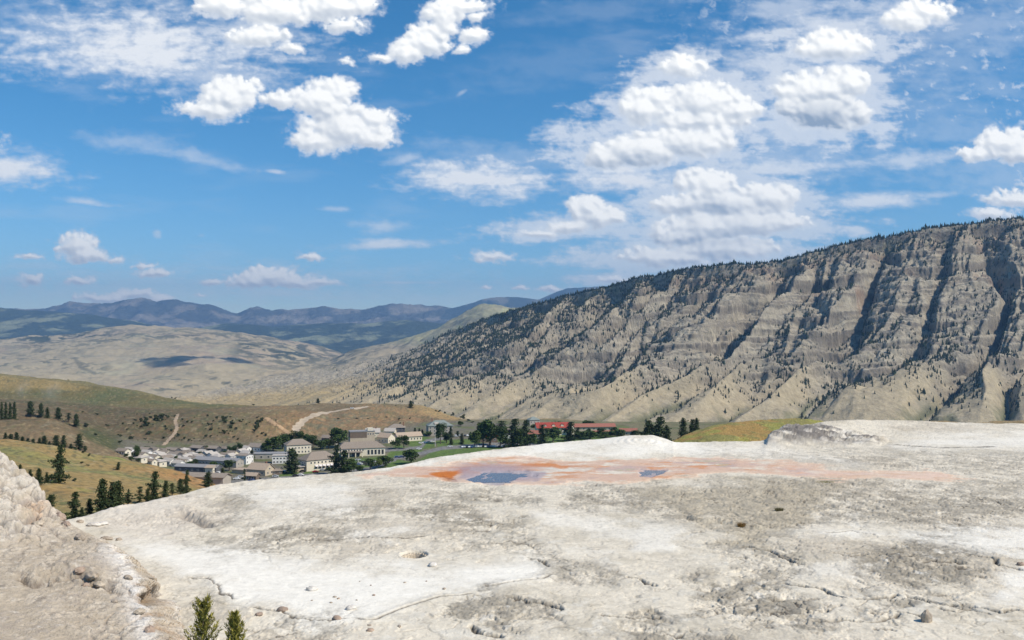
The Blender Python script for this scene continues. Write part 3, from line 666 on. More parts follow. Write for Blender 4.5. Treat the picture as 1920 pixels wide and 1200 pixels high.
# ------------------------------------------------------------------ the travertine terrace
TE = np.array([(-200,1015,62),(0,1005,62),(130,973,68),(160,967,70),(200,955,72),(260,942,75),(300,934,77),(350,922,80),(400,908,84),(450,903,88),(560,893,92),(640,888,95),(700,881,98),(760,871,101),(820,858,106),(880,850,110),(940,842,114),
      (1000,834,118),(1060,828,121),(1130,822,123),(1180,817,124),(1222,816,125),(1245,821,124),(1262,829,121),(1300,829,122),(1435,827,124),(1447,815,127),(1480,802,132),(1540,792,138),(1580,788,142),(1620,787,146),(1700,789,150),(1800,792,152),(1920,794,153),(2120,797,153)], float)
def fp(px, py, z=-14.0):
    Y = z*F/(HZ-py); return ((px-960)/F*Y, Y)
CRACKS = [  # (points, depth, width)
 ([(1815,1042),(1837,1047),(1864,1051),(1867,1062),(1897,1066),(1940,1074)], .30, .10), ([(1395,1023),(1440,1031),(1466,1044),(1485,1053),(1500,1057)], .30, .10),
 ([(1466,1040),(1480,1046),(1499,1051)], .2, .07), ([(1474,1091),(1511,1100),(1537,1104),(1556,1115),(1586,1125)], .34, .10), ([(1586,1125),(1631,1122),(1684,1120)], .22, .07),
 ([(1700,1119),(1744,1128),(1785,1134),(1837,1137),(1871,1145),(1940,1145)], .30, .09), ([(1760,1140),(1790,1150),(1820,1142),(1850,1150)], .2, .06), ([(1522,1165),(1560,1164),(1612,1167),(1650,1167),(1687,1154)], .22, .07),
 ([(473,1141),(528,1153),(587,1163),(637,1163),(700,1163),(747,1143),(782,1130),(821,1118),(880,1112)], .10, .06), ([(911,1095),(958,1089),(1016,1083),(1032,1075)], .14, .06), ([(993,1046),(1024,1050),(1032,1059)], .2, .06),
 ([(954,1118),(989,1122),(1032,1130),(1051,1141)], .34, .13), ([(883,1173),(911,1186),(934,1194)], .38, .13), ([(357,1084),(399,1086),(411,1095),(415,1110),(444,1122)], .12, .06),
 ([(1680,831),(1725,835),(1762,837),(1860,836)], .25, .3), ([(1178,1080),(1200,1084),(1214,1093),(1230,1096)], .3, .08), ([(1550,1000),(1600,996),(1640,1002)], .18, .08), ([(1560,1040),(1590,1045),(1620,1043)], .15, .07),
 ([(1640,1150),(1700,1150),(1740,1158)], .15, .06), ([(1645,1180),(1680,1187)], .15, .06), ([(1130,1150),(1180,1158),(1240,1152)], .12, .06), ([(700,1010),(760,1012),(800,1006)], .08, .08), ([(520,1010),(600,1014),(690,1010)], .08, .1)]
POOL = [(660,888),(700,884),(760,877),(830,868),(900,861),(960,858),(1100,863),(1180,861),(1290,860),(1400,858),(1480,868),(1560,878),(1640,882),(1740,882),(1830,897),(1800,899),(1700,897),(1640,898),(1560,899),(1480,892),(1400,886),(1280,895),(1150,905),(1010,907),(900,906),(840,903),(800,898),(720,893),(680,892)]
def build_terrace():
    pxs = np.arange(-180, 2100, 1.75); n = len(pxs)
    pe = blur(np.interp(pxs, TE[:, 0], TE[:, 1]), 4, 0); Ye = np.interp(pxs, TE[:, 0], TE[:, 2]); ze = (HZ-pe)/F*Ye
    en = fbm(pxs/30, pxs*0, 4, 2001)*.14
    Y0 = 31.5; m = 620
    p0 = HZ+14*F/Y0; p1 = HZ+14*F/Ye
    q = np.linspace(0, 1, m)
    PR = p0+(p1[:, None]-p0)*q[None]; Yg = 14*F/(PR-HZ)
    k = np.linspace(0, 1, 61)[1:]**1.5*75
    Yb = Ye[:, None]+k[None]
    Yg = np.concatenate([Yg, Yb], 1); PXg = np.repeat(pxs[:, None], Yg.shape[1], 1); Xg = (PXg-960)/F*Yg
    YE = Ye[:, None]; over = np.clip(Yg-YE, 0, None)
    inn = ss(.86, 1.0, Yg/YE)
    Z = -14+(ze[:, None]+14)*inn+en[:, None]*ss(.95, 1., Yg/YE)
    # the dome bulges a little before its rim
    PF = HZ+14*F/Yg
    pm = inpoly(PXg, PF, POOL, 5, wob=fbm(Xg/5, Yg/3.4, 5, 2011, .6)*14+fbm(Xg/.9, Yg/1.0, 4, 2021)*3-2)*(1-.5*ss(1300, 1720, PXg)*ss(-.2, .25, fbm(Xg/8, Yg/3, 5, 2025, .6)))
    white = np.zeros_like(Xg)
    wob = (fbm(Xg/7, Yg/7, 4, 2045)*46+fbm(Xg/2.6, Yg/3.2, 5, 2031)*26+fbm(Xg/.5, Yg/.7, 3, 2041)*9)*np.clip((PF-640)/380, .3, 1.3)
    for poly, s_ in (([(236,1016),(300,1012),(380,1022),(470,1036),(520,1050),(700,1062),(900,1062),(985,1040),(1035,1055),(1010,1082),(900,1100),(820,1118),(740,1142),(640,1160),(540,1150),(430,1128),(405,1095),(330,1070),(270,1046)], 1.),
                     ([(1480,992),(1600,985),(1750,996),(1960,1000),(1960,1045),(1860,1040),(1700,1012),(1560,1010)], .9), ([(1860,1070),(1960,1060),(1960,1110),(1880,1110)], .9),
                     ([(700,880),(820,858),(1000,836),(1240,822),(1300,832),(1330,850),(1200,856),(1000,850),(880,860),(760,876)], .95), ([(1300,832),(1420,832),(1600,862),(1640,884),(1560,874),(1440,862),(1300,860)], .6),
                     ([(1680,833),(1760,815),(1960,812),(1960,840),(1800,842)], .8), ([(440,925),(560,905),(650,915),(700,935),(640,965),(500,950)], .7), ([(620,995),(760,978),(880,985),(760,1002),(650,1008)], .7), ([(1000,960),(1150,975),(1300,985),(1240,1010),(1100,1000)], .6),
                     ([(1190,975),(1290,985),(1260,1040),(1190,1035)], .7), ([(1530,1050),(1640,1062),(1600,1092),(1500,1080)], .55), ([(400,960),(600,960),(500,985)], .4), ([(1020,1000),(1150,1030),(1060,1050)], .5)):
        white = np.maximum(white, s_*inpoly(PXg, PF, poly, 24 if s_ == 1. else 17, wob*(.75 if s_ == 1. else 1)))
    dark = np.zeros_like(Xg)
    for poly, s_ in (([(1100,902),(1400,892),(1560,905),(1900,900),(1960,960),(1800,990),(1560,985),(1430,1010),(1300,985),(1200,960),(1050,940)], .62),
                     ([(1600,1020),(1720,1018),(1860,1060),(1850,1090),(1700,1100),(1640,1080)], .95), ([(1280,1085),(1400,1070),(1480,1090),(1600,1130),(1560,1150),(1400,1140),(1300,1120)], .9),
                     ([(900,1120),(1050,1120),(1050,1160),(960,1185),(820,1160)], .8), ([(1190,1165),(1400,1170),(1440,1200),(1400,1290),(1150,1290)], .9), ([(1560,1090),(1660,1085),(1640,1105),(1580,1112)], .8), ([(1580,1130),(1700,1125),(1680,1148),(1600,1150)], .7),
                     ([(1700,920),(1900,915),(1960,945),(1800,950)], .85), ([(1300,860),(1560,842),(1960,850),(1960,905),(1700,885),(1500,860)], .42), ([(440,1000),(640,980),(700,1000),(600,1022),(480,1026)], .75), ([(730,955),(860,945),(980,975),(1000,1000),(850,1008)], .75), ([(330,1010),(420,990),(480,1010),(400,1024)], .5), ([(820,1010),(1000,1010),(1150,1060),(1180,1110),(1060,1090),(960,1030)], .5), ([(560,965),(700,955),(720,975),(600,985)], .6), ([(440,1165),(640,1175),(620,1230),(440,1230)], .45),
                     ([(680,925),(900,915),(1000,935),(880,955),(720,958)], .6), ([(470,930),(420,985),(300,990),(200,985),(330,950)], .5), ([(1330,1020),(1500,1030),(1520,1070),(1380,1060)], .5), ([(1640,960),(1800,970),(1700,985)], .6)):
        dark = np.maximum(dark, s_*inpoly(PXg, PF, poly, 22, wob*1.3))
    a = fbm(Xg/7, Yg/9, 6, 2051, .6); b = fbm(Xg/1.7, Yg/2.2, 6, 2071, .62); c_ = fbm(Xg/.42, Yg/.55, 5, 2091, .65); big = fbm(Xg/22, Yg/22, 4, 2111)
    live = (1-.72*white)*(1-pm)*(.34+.66*np.clip(dark*1.4+.6*ss(.0, .4, big), 0, 1))
    Z = Z+big*.35*(1-pm)*(1-.5*white)+a*.16*(1-pm)*(1-.6*white)
    # small travertine steps along wandering contours
    stl = np.zeros_like(Xg)
    for src, L, h, sd in ((a+.30*b, 5.5, .13, 1), (big*1.1+.35*a+.12*b, 9., .12, 2), (b*.8+.25*c_, 3., .06, 3)):
        ph = src*L+sd*.37; fr = ph-np.floor(ph)
        st = np.where(fr < .86, fr*.4/.86, .4+(fr-.86)*.6/.14)-fr
        Z = Z+st*h*live*1.2; stl = np.maximum(stl, ss(.80, .93, fr)*(fr < .985)*(1 if sd < 3 else .6)*ss(-.25, .2, fbm(Xg/3+sd*9, Yg/3, 3, 2300+sd)))
    Z = Z+(b*.035+c_*.012)*live+c_*.004*white
    rg = ridged(Xg/2.4+b*.4, Yg/3.0, 4, 2131)
    Z = Z-ss(.62, .80, rg)*.10*live*dark
    rg2 = ridged(Xg/.9+b*.5, Yg/1.1, 3, 2141); Z = Z-ss(.5, .75, rg2)*.05*dark*(1-pm)
    crk = np.zeros_like(Xg)
    for sc_, sd_, th, wd_ in ((7.5, 2401, .10, .018), (3.2, 2421, .05, .030), (1.5, 2441, .12, .045)):
        q = np.abs(fbm(Xg/sc_+b*.05, Yg/(sc_*.9), 3, sd_, .45)); mk = ss(th, th+.22, fbm(Xg/(sc_*1.3)+7, Yg/sc_, 3, sd_+9))
        g = ss(wd_, wd_*.3, q)*mk*(1-pm)*(1-.7*white)*(.35+.65*np.clip(dark*1.5, 0, 1)); Z = Z-g*.10; crk = np.maximum(crk, g*.8)
    for pts, dp, wd in CRACKS:
        P = [fp(*p) for p in pts]
        x0 = min(p[0] for p in P)-2; x1 = max(p[0] for p in P)+2; y0 = min(p[1] for p in P)-2; y1 = max(p[1] for p in P)+2
        mk = (Xg > x0) & (Xg < x1) & (Yg > y0) & (Yg < y1)
        xx = Xg[mk]; yy = Yg[mk]
        d = pdist(xx+b[mk]*.5, yy+b[mk]*.8+c_[mk]*.06+a[mk]*.8, P)
        wv = wd*1.35*(1+.25*c_[mk])
        g = np.exp(-(d/wv)**2); Z[mk] -= g*dp*.7; Z[mk] += np.exp(-((d-.25)/.25)**2)*.05
        crk[mk] = np.maximum(crk[mk], g)
    # raised broken ridge and undercut ledge
    for pts, h, wd in (([(1297,967),(1320,973),(1346,973),(1376,978),(1410,984),(1429,986)], .42, .45), ([(345,957),(369,964),(393,972)], .32, .7), ([(1345,990),(1365,994),(1385,996)], .22, .35), ([(210,960),(240,952)], .25, .5)):
        P = [fp(*p) for p in pts]; d = pdist(Xg+b*.3, Yg+b*.3, P); Z = Z+h*np.sqrt(np.clip(1-d/wd, 0, 1))*(.6+.7*c_)
    P = [fp(*p) for p in ((335,968),(345,966),(352,972),(372,977),(392,986))]; d = pdist(Xg, Yg+b*.4, P); g = np.exp(-(d/.42)**2); Z -= g*.35; crk = np.maximum(crk, g*.95)
    # rocky broken hump on the right
    hm = inpoly(PXg, Yg, [(1440,120.5),(1475,119.5),(1560,121),(1650,122.5),(1662,126),(1620,131),(1540,134),(1470,131),(1440,126)], 3.6, wob=fbm(Xg/3, Yg/3, 4, 2151)*2.2)
    lump = billow(Xg/2.6, Yg/2.6, 4, 2161, .55)
    Z = Z+hm*(.80+lump*.30+.25*fbm(Xg/5, Yg/5, 3, 2175))-hm*ss(.35, .75, ridged(Xg/3, Yg/3, 3, 2171))*.30
    hd = hm*ss(-.25, .1, fbm(Xg/2.2, Yg/2.2, 4, 2181)+.35*np.exp(-((PXg-1520)/50)**2)-.1)
    # second pale dome near the middle of the rim
    dm = np.exp(-(((PXg-1205)/46)**2+((Yg-119)/5)**2)); Z = Z+dm*.25
    rad = np.hypot((PXg-1205)/46, (Yg-119)/5); Z = Z+dm*.06*np.sin(rad*22)
    # springs: a nearly level basin, deeper where the water is
    bas = fbm(Xg/4, Yg/7, 5, 2191, .6)
    Z = Z*(1-pm)+(-14.02+bas*.085)*pm
    blue = np.maximum(inpoly(PXg, PF, [(868,899),(885,893),(905,888),(945,885),(985,888),(1004,893),(972,897),(955,903),(905,905),(880,903)], 2.2, wob=b*4+bas*18), inpoly(PXg, PF, [(1180,890),(1200,882),(1225,879),(1252,881),(1240,887),(1200,891)], 1.6, wob=b*4+bas*16-1))
    Z = Z-blue*.125
    Z = Z-over*.12-np.clip(over, 0, None)**2*.016
    # pot hole with a curtain rim
    hx, hy = fp(776, 1040); r = np.hypot((Xg-hx)/1.0, (Yg-hy)/1.15); Z = Z-ss(.95, .72, r)*.55+np.exp(-((r-1.0)/.16)**2)*.05
    # ---- colour
    C = np.zeros(Xg.shape+(3,), np.float32)+np.array([.68, .615, .505], np.float32)
    C = mixc(C, (.52, .465, .37), ss(-.02, .35, a)*.85); C = mixc(C, (.72, .67, .575), ss(.05, .3, b+.3*big))
    C = mixc(C, (.52, .45, .35), ss(.1, .4, big+.4*b)*.6)
    C = mixc(C, (.80, .76, .68), np.clip(white*(1-.35*ss(.1, .5, b)), 0, 1))
    C = mixc(C, (.36, .32, .27), stl*live*.75); C = mixc(C, (.40, .37, .33), ss(.2, .5, fbm(Xg/4.5, Yg/1.6, 6, 2321, .65)+.2*c_)*(1-white)*(1-pm)*(.25+.6*dark))
    dk = np.clip(dark+.18*ss(.1, .4, big+.5*a)*(1-white), 0, 1)*ss(-.30, .16, b*.8+c_*.5+a*.5)
    C = mixc(C, (.30, .265, .21), dk*.95); C = mixc(C, (.17, .155, .135), dark*ss(.08, .34, b*.7+c_*.8+.3*a-.05)*.95)
    C = mixc(C, (.70, .67, .61), dark*ss(.15, .45, fbm(Xg/1.1, Yg/1.6, 5, 2201, .65))*.8)
    C = mixc(C, (.40, .345, .255), inpoly(PXg, PF, [(1180,905),(1400,895),(1560,915),(1500,985),(1420,1015),(1330,985),(1250,950)], 22, wob)*.75)
    C = mixc(C, (.30, .27, .22), ss(.26, .42, rg2*.4+b*.6+.1)*(1-white)*(1-pm)*(.2+.6*dark))
    C = mixc(C, (.10, .085, .07), np.clip(crk*1.1, 0, .95))
    C = mixc(C, (.11, .10, .10), hd*.85); C = mixc(C, (.70, .67, .63), hm*(1-hd)*ss(-.2, .2, b)*.7); C = mixc(C, (.26, .21, .17), hm*(1-hd)*ss(.1, .4, a+b)*.6)
    C = mixc(C, (.64, .57, .49), inpoly(PXg, PF, [(150,960),(340,925),(420,960),(330,1010),(220,1005)], 20, wob)*.5)
    # bacterial mats
    e1 = fbm(Xg/9, Yg/6, 6, 2211, .64); e2 = fbm(Xg/5, Yg/3.6, 6, 2231, .66)
    M = np.zeros_like(C)+np.array([.58, .41, .315], np.float32)
    M = mixc(M, (.45, .345, .33), ss(.0, .3, e1)); M = mixc(M, (.56, .27, .14), ss(.06, .26, e2)*.9); M = mixc(M, (.66, .60, .50), ss(.16, .32, fbm(Xg/6.5, Yg/3.0, 6, 2251, .64)+.06)*.9)
    M = mixc(M, (.46, .40, .26), ss(.22, .4, e1-.2*e2)*.8)
    M = mixc(M, (.70, .52, .42), ss(1380, 1650, PXg)*.85*ss(-.3, .3, e2+.2)); M = mixc(M, (.64, .45, .35), ss(820, 700, PXg)*.5)
    M = mixc(M, (.62, .60, .53), inpoly(PXg, PF, [(960,886),(1030,873),(1120,874),(1100,884),(1010,896)], 4, wob*.4)*ss(-.3, .1, e2)*.9)
    M = mixc(M, (.62, .60, .53), inpoly(PXg, PF, [(1000,893),(1060,890),(1040,898)], 3, wob*.3)*.8)
    M = mixc(M, (.53, .24, .11), inpoly(PXg, PF, [(790,884),(850,874),(930,868),(1080,866),(1120,876),(1060,900),(960,908),(840,904),(790,896)], 8, wob*.8)*ss(-.12, .2, fbm(Xg/7, Yg/2.4, 5, 2261, .62))*.8)
    M = mixc(M, (.50, .155, .030), inpoly(PXg, PF, [(802,889),(830,884),(862,882),(872,877),(880,880),(868,886),(850,893),(856,902),(838,899),(820,895)], 2.5, wob*.35))
    M = mixc(M, (.55, .20, .05), inpoly(PXg, PF, [(950,868),(1010,868),(1075,871),(1060,877),(1000,874)], 2, wob*.35)*.8)
    M = mixc(M, (.26, .09, .03), inpoly(PXg, PF, [(830,893),(856,895),(858,903),(840,900)], 1.5, wob*.3)*.8)
    M = mixc(M, (.60, .24, .09), ss(.80, .45, pm)*ss(.1, .3, pm)*.7)
    M = mixc(M, (.34, .29, .33), inpoly(PXg, PF, [(850,900),(868,880),(960,876),(1020,888),(1010,900),(940,910)], 6, wob*.5)*.8); M = mixc(M, (.30, .28, .32), blue*.8)
    M = mixc(M, (.36, .28, .30), np.exp(-(((PXg-930)/90)**2+((PF-876)/6)**2))*.7)
    C = C*(1-pm[..., None])+M*pm[..., None]
    C = mixc(C, (.78, .60, .46), ss(.02, .3, pm)*ss(.6, .3, pm)*.5)
    spk = ss(.50, .75, pn(Xg/.12, Yg/.16, 2271))*(.35+.65*dark)*(1-pm)
    C = mixc(C, (.25, .23, .20), spk*.55)
    C = np.clip(C*(1+.10*c_[..., None]*(1-.5*white[..., None])), .02, .86)
    m = ground_mat('travertine', var=.10, vs=1.9, bumps=((4., .05, .28), (18., .012, .35)), detail=12, rough=.9)
    global TER
    o = sheet('travertine_terrace', Xg, Yg, Z, m, C, 'wide pale travertine terrace with grey mottling, cracks and orange spring mats')
    # water in the two blue basins
    wm, t, bs = new_mat('spring_water'); bs.inputs['Base Color'].default_value = (.085, .10, .14, 1); bs.inputs['Roughness'].default_value = .22; bs.inputs['IOR'].default_value = 1.33
    for k, (x0, x1, y0, y1) in enumerate(((860, 998, 903, 885), (1172, 1258, 892, 877))):
        nx, ny = 60, 24; GX = []
        px = np.linspace(x0, x1, nx); Yw = np.linspace(14*F/(y0-HZ), 14*F/(y1-HZ), ny)
        A, B = np.meshgrid(px, Yw, indexing='ij')
        V = np.stack([(A-960)/F*B, B, np.full_like(A, CZ-14.115)], -1)
        me = mesh_np('water', V, gridfaces(nx, ny), None, wm); 
        if me.polygons[0].normal.z < 0: me.flip_normals()
        ow = link('water', me); ow['kind'] = 'structure'; ow['label'] = ['dark blue spring pool between the orange mats', 'small grey blue pool on the right of the orange mats'][k]
    return pxs, Yg, Z
def terr_hit(px, py):
    pxs, Yg, Z = TERR
    i = int(np.clip(np.searchsorted(pxs, px), 1, len(pxs)-1)); p = HZ-F*Z[i]/Yg[i]
    j = int(np.argmax(p <= py)); Y = Yg[i][j]
    return ((px-960)/F*Y, Y, Z[i][j]+CZ)

def build_mound():
    Cr = np.array([(-190,812,62),(-60,836,61),(0,860,60),(30,880,59),(58,905,58),(78,932,57),(86,958,55.5),(115,978,54),(160,1002,52),(212,1032,49.5),(238,1062,47.5),(247,1095,45.5),(256,1130,43),(262,1165,40.5),(282,1215,37.5),(305,1290,34.5)], float)
    Ft = np.array([(-150,67,-18),(-30,66,-18),(25,65,-18),(52,64,-18),(80,63,-17.5),(98,62,-17),(106,61,-16.5),(135,60,-16),(180,59,-15.2),(240,55.5,-14.7),(292,52.5,-14.5),(332,49.5,-14.5),(345,46.5,-14.4),(362,43,-14.4),(380,40,-14.4),(420,35.5,-14.4)], float)
    In = np.array([(-500,930,46),(-480,960,44),(-460,1000,43),(-440,1040,42),(-420,1080,41),(-400,1110,39.5),(-380,1140,38.5),(-360,1165,37.5),(-330,1190,36),(-300,1220,35),(-270,1250,34),(-240,1275,33),(-200,1300,32),(-150,1330,31),(-90,1350,30),(-20,1380,29)], float)
    nu, nv = 1000, 620
    uu = np.linspace(0, len(Cr)-1, nu); k = np.arange(len(Cr))
    I = lambda a: blur(np.interp(uu, k, a), 14, 0)
    def w3(A, mode):
        if mode == 'p': Y = A[:, 2]; z = (HZ-A[:, 1])/F*Y
        else: Y = A[:, 1]; z = A[:, 2]
        return np.stack([I((A[:, 0]-960)/F*Y), I(Y), I(z)], -1)
    c, f, i_ = w3(Cr, 'p'), w3(Ft, 'z'), w3(In, 'p')
    v = np.linspace(0, 1, nv); vc = .70
    a = np.clip(v/vc, 0, 1)[None, :, None]; b = np.clip((v-vc)/(1-vc), 0, 1)[None, :, None]
    P = i_[:, None]+(c-i_)[:, None]*a
    side = (f-c)[:, None]
    P = P+side*b
    P[..., 2] += (side[..., 2]*(-b[..., 0])*1.0)+side[..., 2]*b[..., 0]**1.6*1.0    # bulging side
    U = np.repeat(uu[:, None], nv, 1); V = np.repeat(v[None], nu, 0)
    P = np.stack([blur(P[..., q], 5, 1) for q in range(3)], -1)
    X, Y, Z = P[..., 0], P[..., 1], P[..., 2]
    top = ss(vc+.03, vc-.10, V); face = 1-top
    lumps = ss(7.8, 6.2, U)*ss(.40, .56, V)                      # rubbly upper edge
    sidel = ss(7, 9, U)*ss(vc-.03, vc+.05, V)
    f1, f2 = cells(X/1.15+fbm(X/.8, Y/.8, 3, 3001)*.4, (Y+Z*1.6)/1.25+fbm(X/.8, Y/.8, 3, 3011)*.4, 7)
    g1, g2 = cells(X/.42+fbm(X/.3, Y/.3, 3, 3021)*.4, (Y+Z*1.5)/.5, 8)
    n1 = fbm(X/1.6, (Y+Z)/1.8, 5, 3031, .58); n2 = fbm(X/.35, (Y+Z)/.45, 5, 3051, .62); n0 = fbm(X/6, Y/7, 4, 3071)
    n3 = fbm(X/.11, (Y+Z)/.13, 3, 3061); dz = n0*.45*top+n1*.12*(.4+.6*lumps)+n2*.06+n3*.018+top*ss(.45, .1, g1)*ss(.1, .5, n1)*.10
    dz = dz+lumps*((.42-f1*f1)*1.15+(.3-g1*g1)*.40)+top*ss(.1, .45, fbm(X/2.4, Y/2.4, 4, 3081))*(.3-g1*g1)*.16+n3*.014
    st = V*60+n1*3; fr = st-np.floor(st); led = np.where(fr < .8, fr*.3/.8, .3+(fr-.8)*.7/.2)-fr
    ox = sidel*((.6-f1)*.55+(.5-g1)*.16+led*.10)
    # broken ledge across the smooth top
    PX, PY = pxy(X, Y, Z)
    lx = pdist(PX, PY, [(38,1078),(60,1086),(90,1084),(120,1080),(150,1078),(185,1095),(205,1100)])
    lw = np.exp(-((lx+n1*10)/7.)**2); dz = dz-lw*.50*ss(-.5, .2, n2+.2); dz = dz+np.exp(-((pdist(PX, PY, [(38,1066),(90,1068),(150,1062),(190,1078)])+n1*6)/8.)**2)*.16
    rg = ridged(X/1.3+n1*.5, Y/1.6, 3, 3091); dz = dz-ss(.55, .8, rg)*.10*ss(.35, .6, V)
    Z2 = Z+dz*(1-.3*sidel)+ox*.45; X2 = X+ox*1.0+lumps*(.5-f1)*.25; Y2 = Y-ox*.35
    # hollow under the overhang
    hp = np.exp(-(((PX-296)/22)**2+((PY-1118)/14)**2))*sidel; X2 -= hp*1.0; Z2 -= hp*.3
    C = np.zeros(X.shape+(3,), np.float32)+np.array([.47, .395, .305], np.float32)
    C = mixc(C, (.57, .49, .39), ss(-.1, .35, n1+.4*n2)); C = mixc(C, (.38, .325, .275), ss(.05, .4, n0+.5*n2)*.7)
    C = mixc(C, (.60, .545, .475), lumps*ss(-.2, .3, n1+.2)*.85); C = mixc(C, (.33, .295, .27), lumps*ss(.45, .75, f1+.15*n2)*.8)
    C = mixc(C, (.74, .69, .63), np.exp(-((V-vc-.01)/.055)**2)*ss(8.2, 9.2, U)*ss(-.5, .2, n1+.25))
    C = mixc(C, (.60, .50, .40), sidel*ss(.0, .3, V-vc-.06)*.9); C = mixc(C, (.36, .24, .15), sidel*ss(.42, .75, f1)*.6); C = mixc(C, (.70, .66, .60), sidel*ss(.5, .8, b[..., 0])*ss(-.2, .3, n1)*.8)
    C = mixc(C, (.60, .37, .20), np.exp(-(((PX-66)/26)**2+((PY-965)/20)**2))*ss(-.3, .3, n1+.3*n2+.1)*.75)
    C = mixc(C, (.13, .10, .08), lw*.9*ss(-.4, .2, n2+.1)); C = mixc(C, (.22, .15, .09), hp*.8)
    C = mixc(C, (.30, .26, .225), ss(.6, .85, rg)*ss(.35, .6, V)*.6)
    C = mixc(C, (.30, .255, .21), ss(.35, .65, pn(X/.10, (Y+Z)/.13, 3101))*.45); C = mixc(C, (.26, .22, .18), ss(.50, .75, g1)*ss(-.05, .3, n1+.3*n2)*.75); C = mixc(C, (.66, .60, .52), ss(.15, .45, fbm(X/.7, (Y+Z)/.6, 5, 3111, .65))*.6)
    C = np.clip(C*(1+.14*n2[..., None]), .03, .85)
    m = ground_mat('mound_rock', var=.12, vs=3.1, bumps=((7., .09, .9), (30., .03, .8)), detail=12)
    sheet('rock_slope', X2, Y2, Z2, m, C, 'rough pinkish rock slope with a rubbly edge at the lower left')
    return X2, Y2, Z2

def build_knoll():
    """grassy knoll behind the rim on the right"""
    nu, nv = 420, 160
    cr = np.array([(1235,838,215),(1262,826,220),(1290,812,226),(1330,799,232),(1370,792,238),(1420,787.5,244),(1470,784.5,248),(1510,784.5,250),(1550,790,252),(1580,800,254),(1640,812,256)], float)
    px = np.linspace(1235, 1640, nu)
    cy = blur(np.interp(px, cr[:, 0], cr[:, 1]), 10, 0); cY = np.interp(px, cr[:, 0], cr[:, 2]); cz = (HZ-cy)/F*cY
    v = np.linspace(0, 1.6, nv); V = np.repeat(v[None], nu, 0); PX = np.repeat(px[:, None], nv, 1)
    Y0 = 150.; z0 = -30.
    Y = Y0+(cY[:, None]-Y0)*V; t = np.clip(V, 0, 1)
    Z = z0+(cz[:, None]-z0)*np.sin(t*math.pi/2)**.9; Z = np.where(V > 1, cz[:, None]-(V-1)*55, Z)
    X = (PX-960)/F*Y
    n = fbm(X/18, Y/18, 5, 4001); n2 = fbm(X/2.4, Y/4.5, 4, 4021); n3 = pn(X/.5, Y/.8, 4041)
    Z = Z+n*1.5*ss(1., .6, V)+n2*.3+n3*.06
    P2 = HZ-F*Z/Y
    C = np.zeros(X.shape+(3,), np.float32)+np.array([.33, .215, .075], np.float32)
    C = mixc(C, (.235, .215, .075), ss(-.1, .2, n+.4*n2+ss(812, 795, P2)*.25-.1)); C = mixc(C, (.26, .265, .07), ss(.12, .3, fbm(X/9, Y/14, 4, 4061))*.8)
    C = mixc(C, (.16, .15, .06), ss(.25, .5, n2)*.8)
    C = np.clip(C*(1+.3*n3[..., None]), .01, .7)
    sheet('grassy_knoll', X, Y, Z, ground_mat('knoll_grass', var=.2, vs=1.2, bumps=((2.5, .3, .7),)), C, 'yellow green grassy knoll behind the white terrace rim')
# ------------------------------------------------------------------ things
def root(name, loc, label, cat, group=None, rz=0):
    o = bpy.data.objects.new(name, None); COL.objects.link(o); o.location = loc; o.rotation_euler = (0, 0, rz)
    o.empty_display_size = .5; tag(o, label, cat, group); return o
def tag(o, label, cat, group=None):
    o['label'] = label; o['category'] = cat
    if group: o['group'] = group
class MB:
    def __init__(s): s.v = []; s.f = []
    def add(s, v, f):
        n = len(s.v); s.v += list(v); s.f += [tuple(i+n for i in q) for q in f]; return s
    def box(s, x0, x1, y0, y1, z0, z1):
        return s.add([(x0,y0,z0),(x1,y0,z0),(x1,y1,z0),(x0,y1,z0),(x0,y0,z1),(x1,y0,z1),(x1,y1,z1),(x0,y1,z1)],
                     [(3,2,1,0),(4,5,6,7),(0,1,5,4),(1,2,6,5),(2,3,7,6),(3,0,4,7)])
    def tube(s, a, b, r0, r1, k=6):
        a, b = Vector(a), Vector(b); d = (b-a).normalized(); u = d.orthogonal().normalized(); w_ = d.cross(u)
        V = []
        for p, r in ((a, r0), (b, r1)):
            for i in range(k):
                t = 2*math.pi*i/k; V.append(tuple(p+u*(r*math.cos(t))+w_*(r*math.sin(t))))
        f = [(i, (i+1) % k, k+(i+1) % k, k+i) for i in range(k)]+[tuple(range(k-1, -1, -1)), tuple(range(k, 2*k))]
        return s.add(V, f)
    def prism(s, pts, y0, y1):
        """outline in x,z pushed from y0 to y1"""
        n = len(pts)
        return s.add([(x, y0, z) for x, z in pts]+[(x, y1, z) for x, z in pts],
                     [tuple(range(n)), tuple(range(2*n-1, n-1, -1))]+[((i+1) % n, i, n+i, n+(i+1) % n) for i in range(n)])
    def mesh(s, name, mat, smooth=False):
        me = bpy.data.meshes.new(name); me.from_pydata([tuple(p) for p in s.v], [], s.f); me.update()
        me.polygons.foreach_set('use_smooth', [smooth]*len(me.polygons)); me.materials.append(mat); return me
    def build(s, name, mat, parent=None, smooth=False): return link(name, s.mesh(name, mat, smooth), parent)
def dup(o, loc, rz, sc=1.0, label=None, group=None):
    r = o.copy(); COL.objects.link(r); r.location = loc; r.rotation_euler = (0, 0, rz); r.scale = (sc, sc, sc) if np.ndim(sc) == 0 else sc
    if label: r['label'] = label
    if group: r['group'] = group
    elif 'group' in r: del r['group']
    for ch in o.children:
        c = ch.copy(); COL.objects.link(c); c.parent = r
        for g in ch.children: d = g.copy(); COL.objects.link(d); d.parent = c
    return r
LEAF = ground_mat('leaf_clumps', var=.2, vs=.8, rough=.8)
BARK = flat_mat('bark', (.12, .09, .065), var=.3, vs=3)
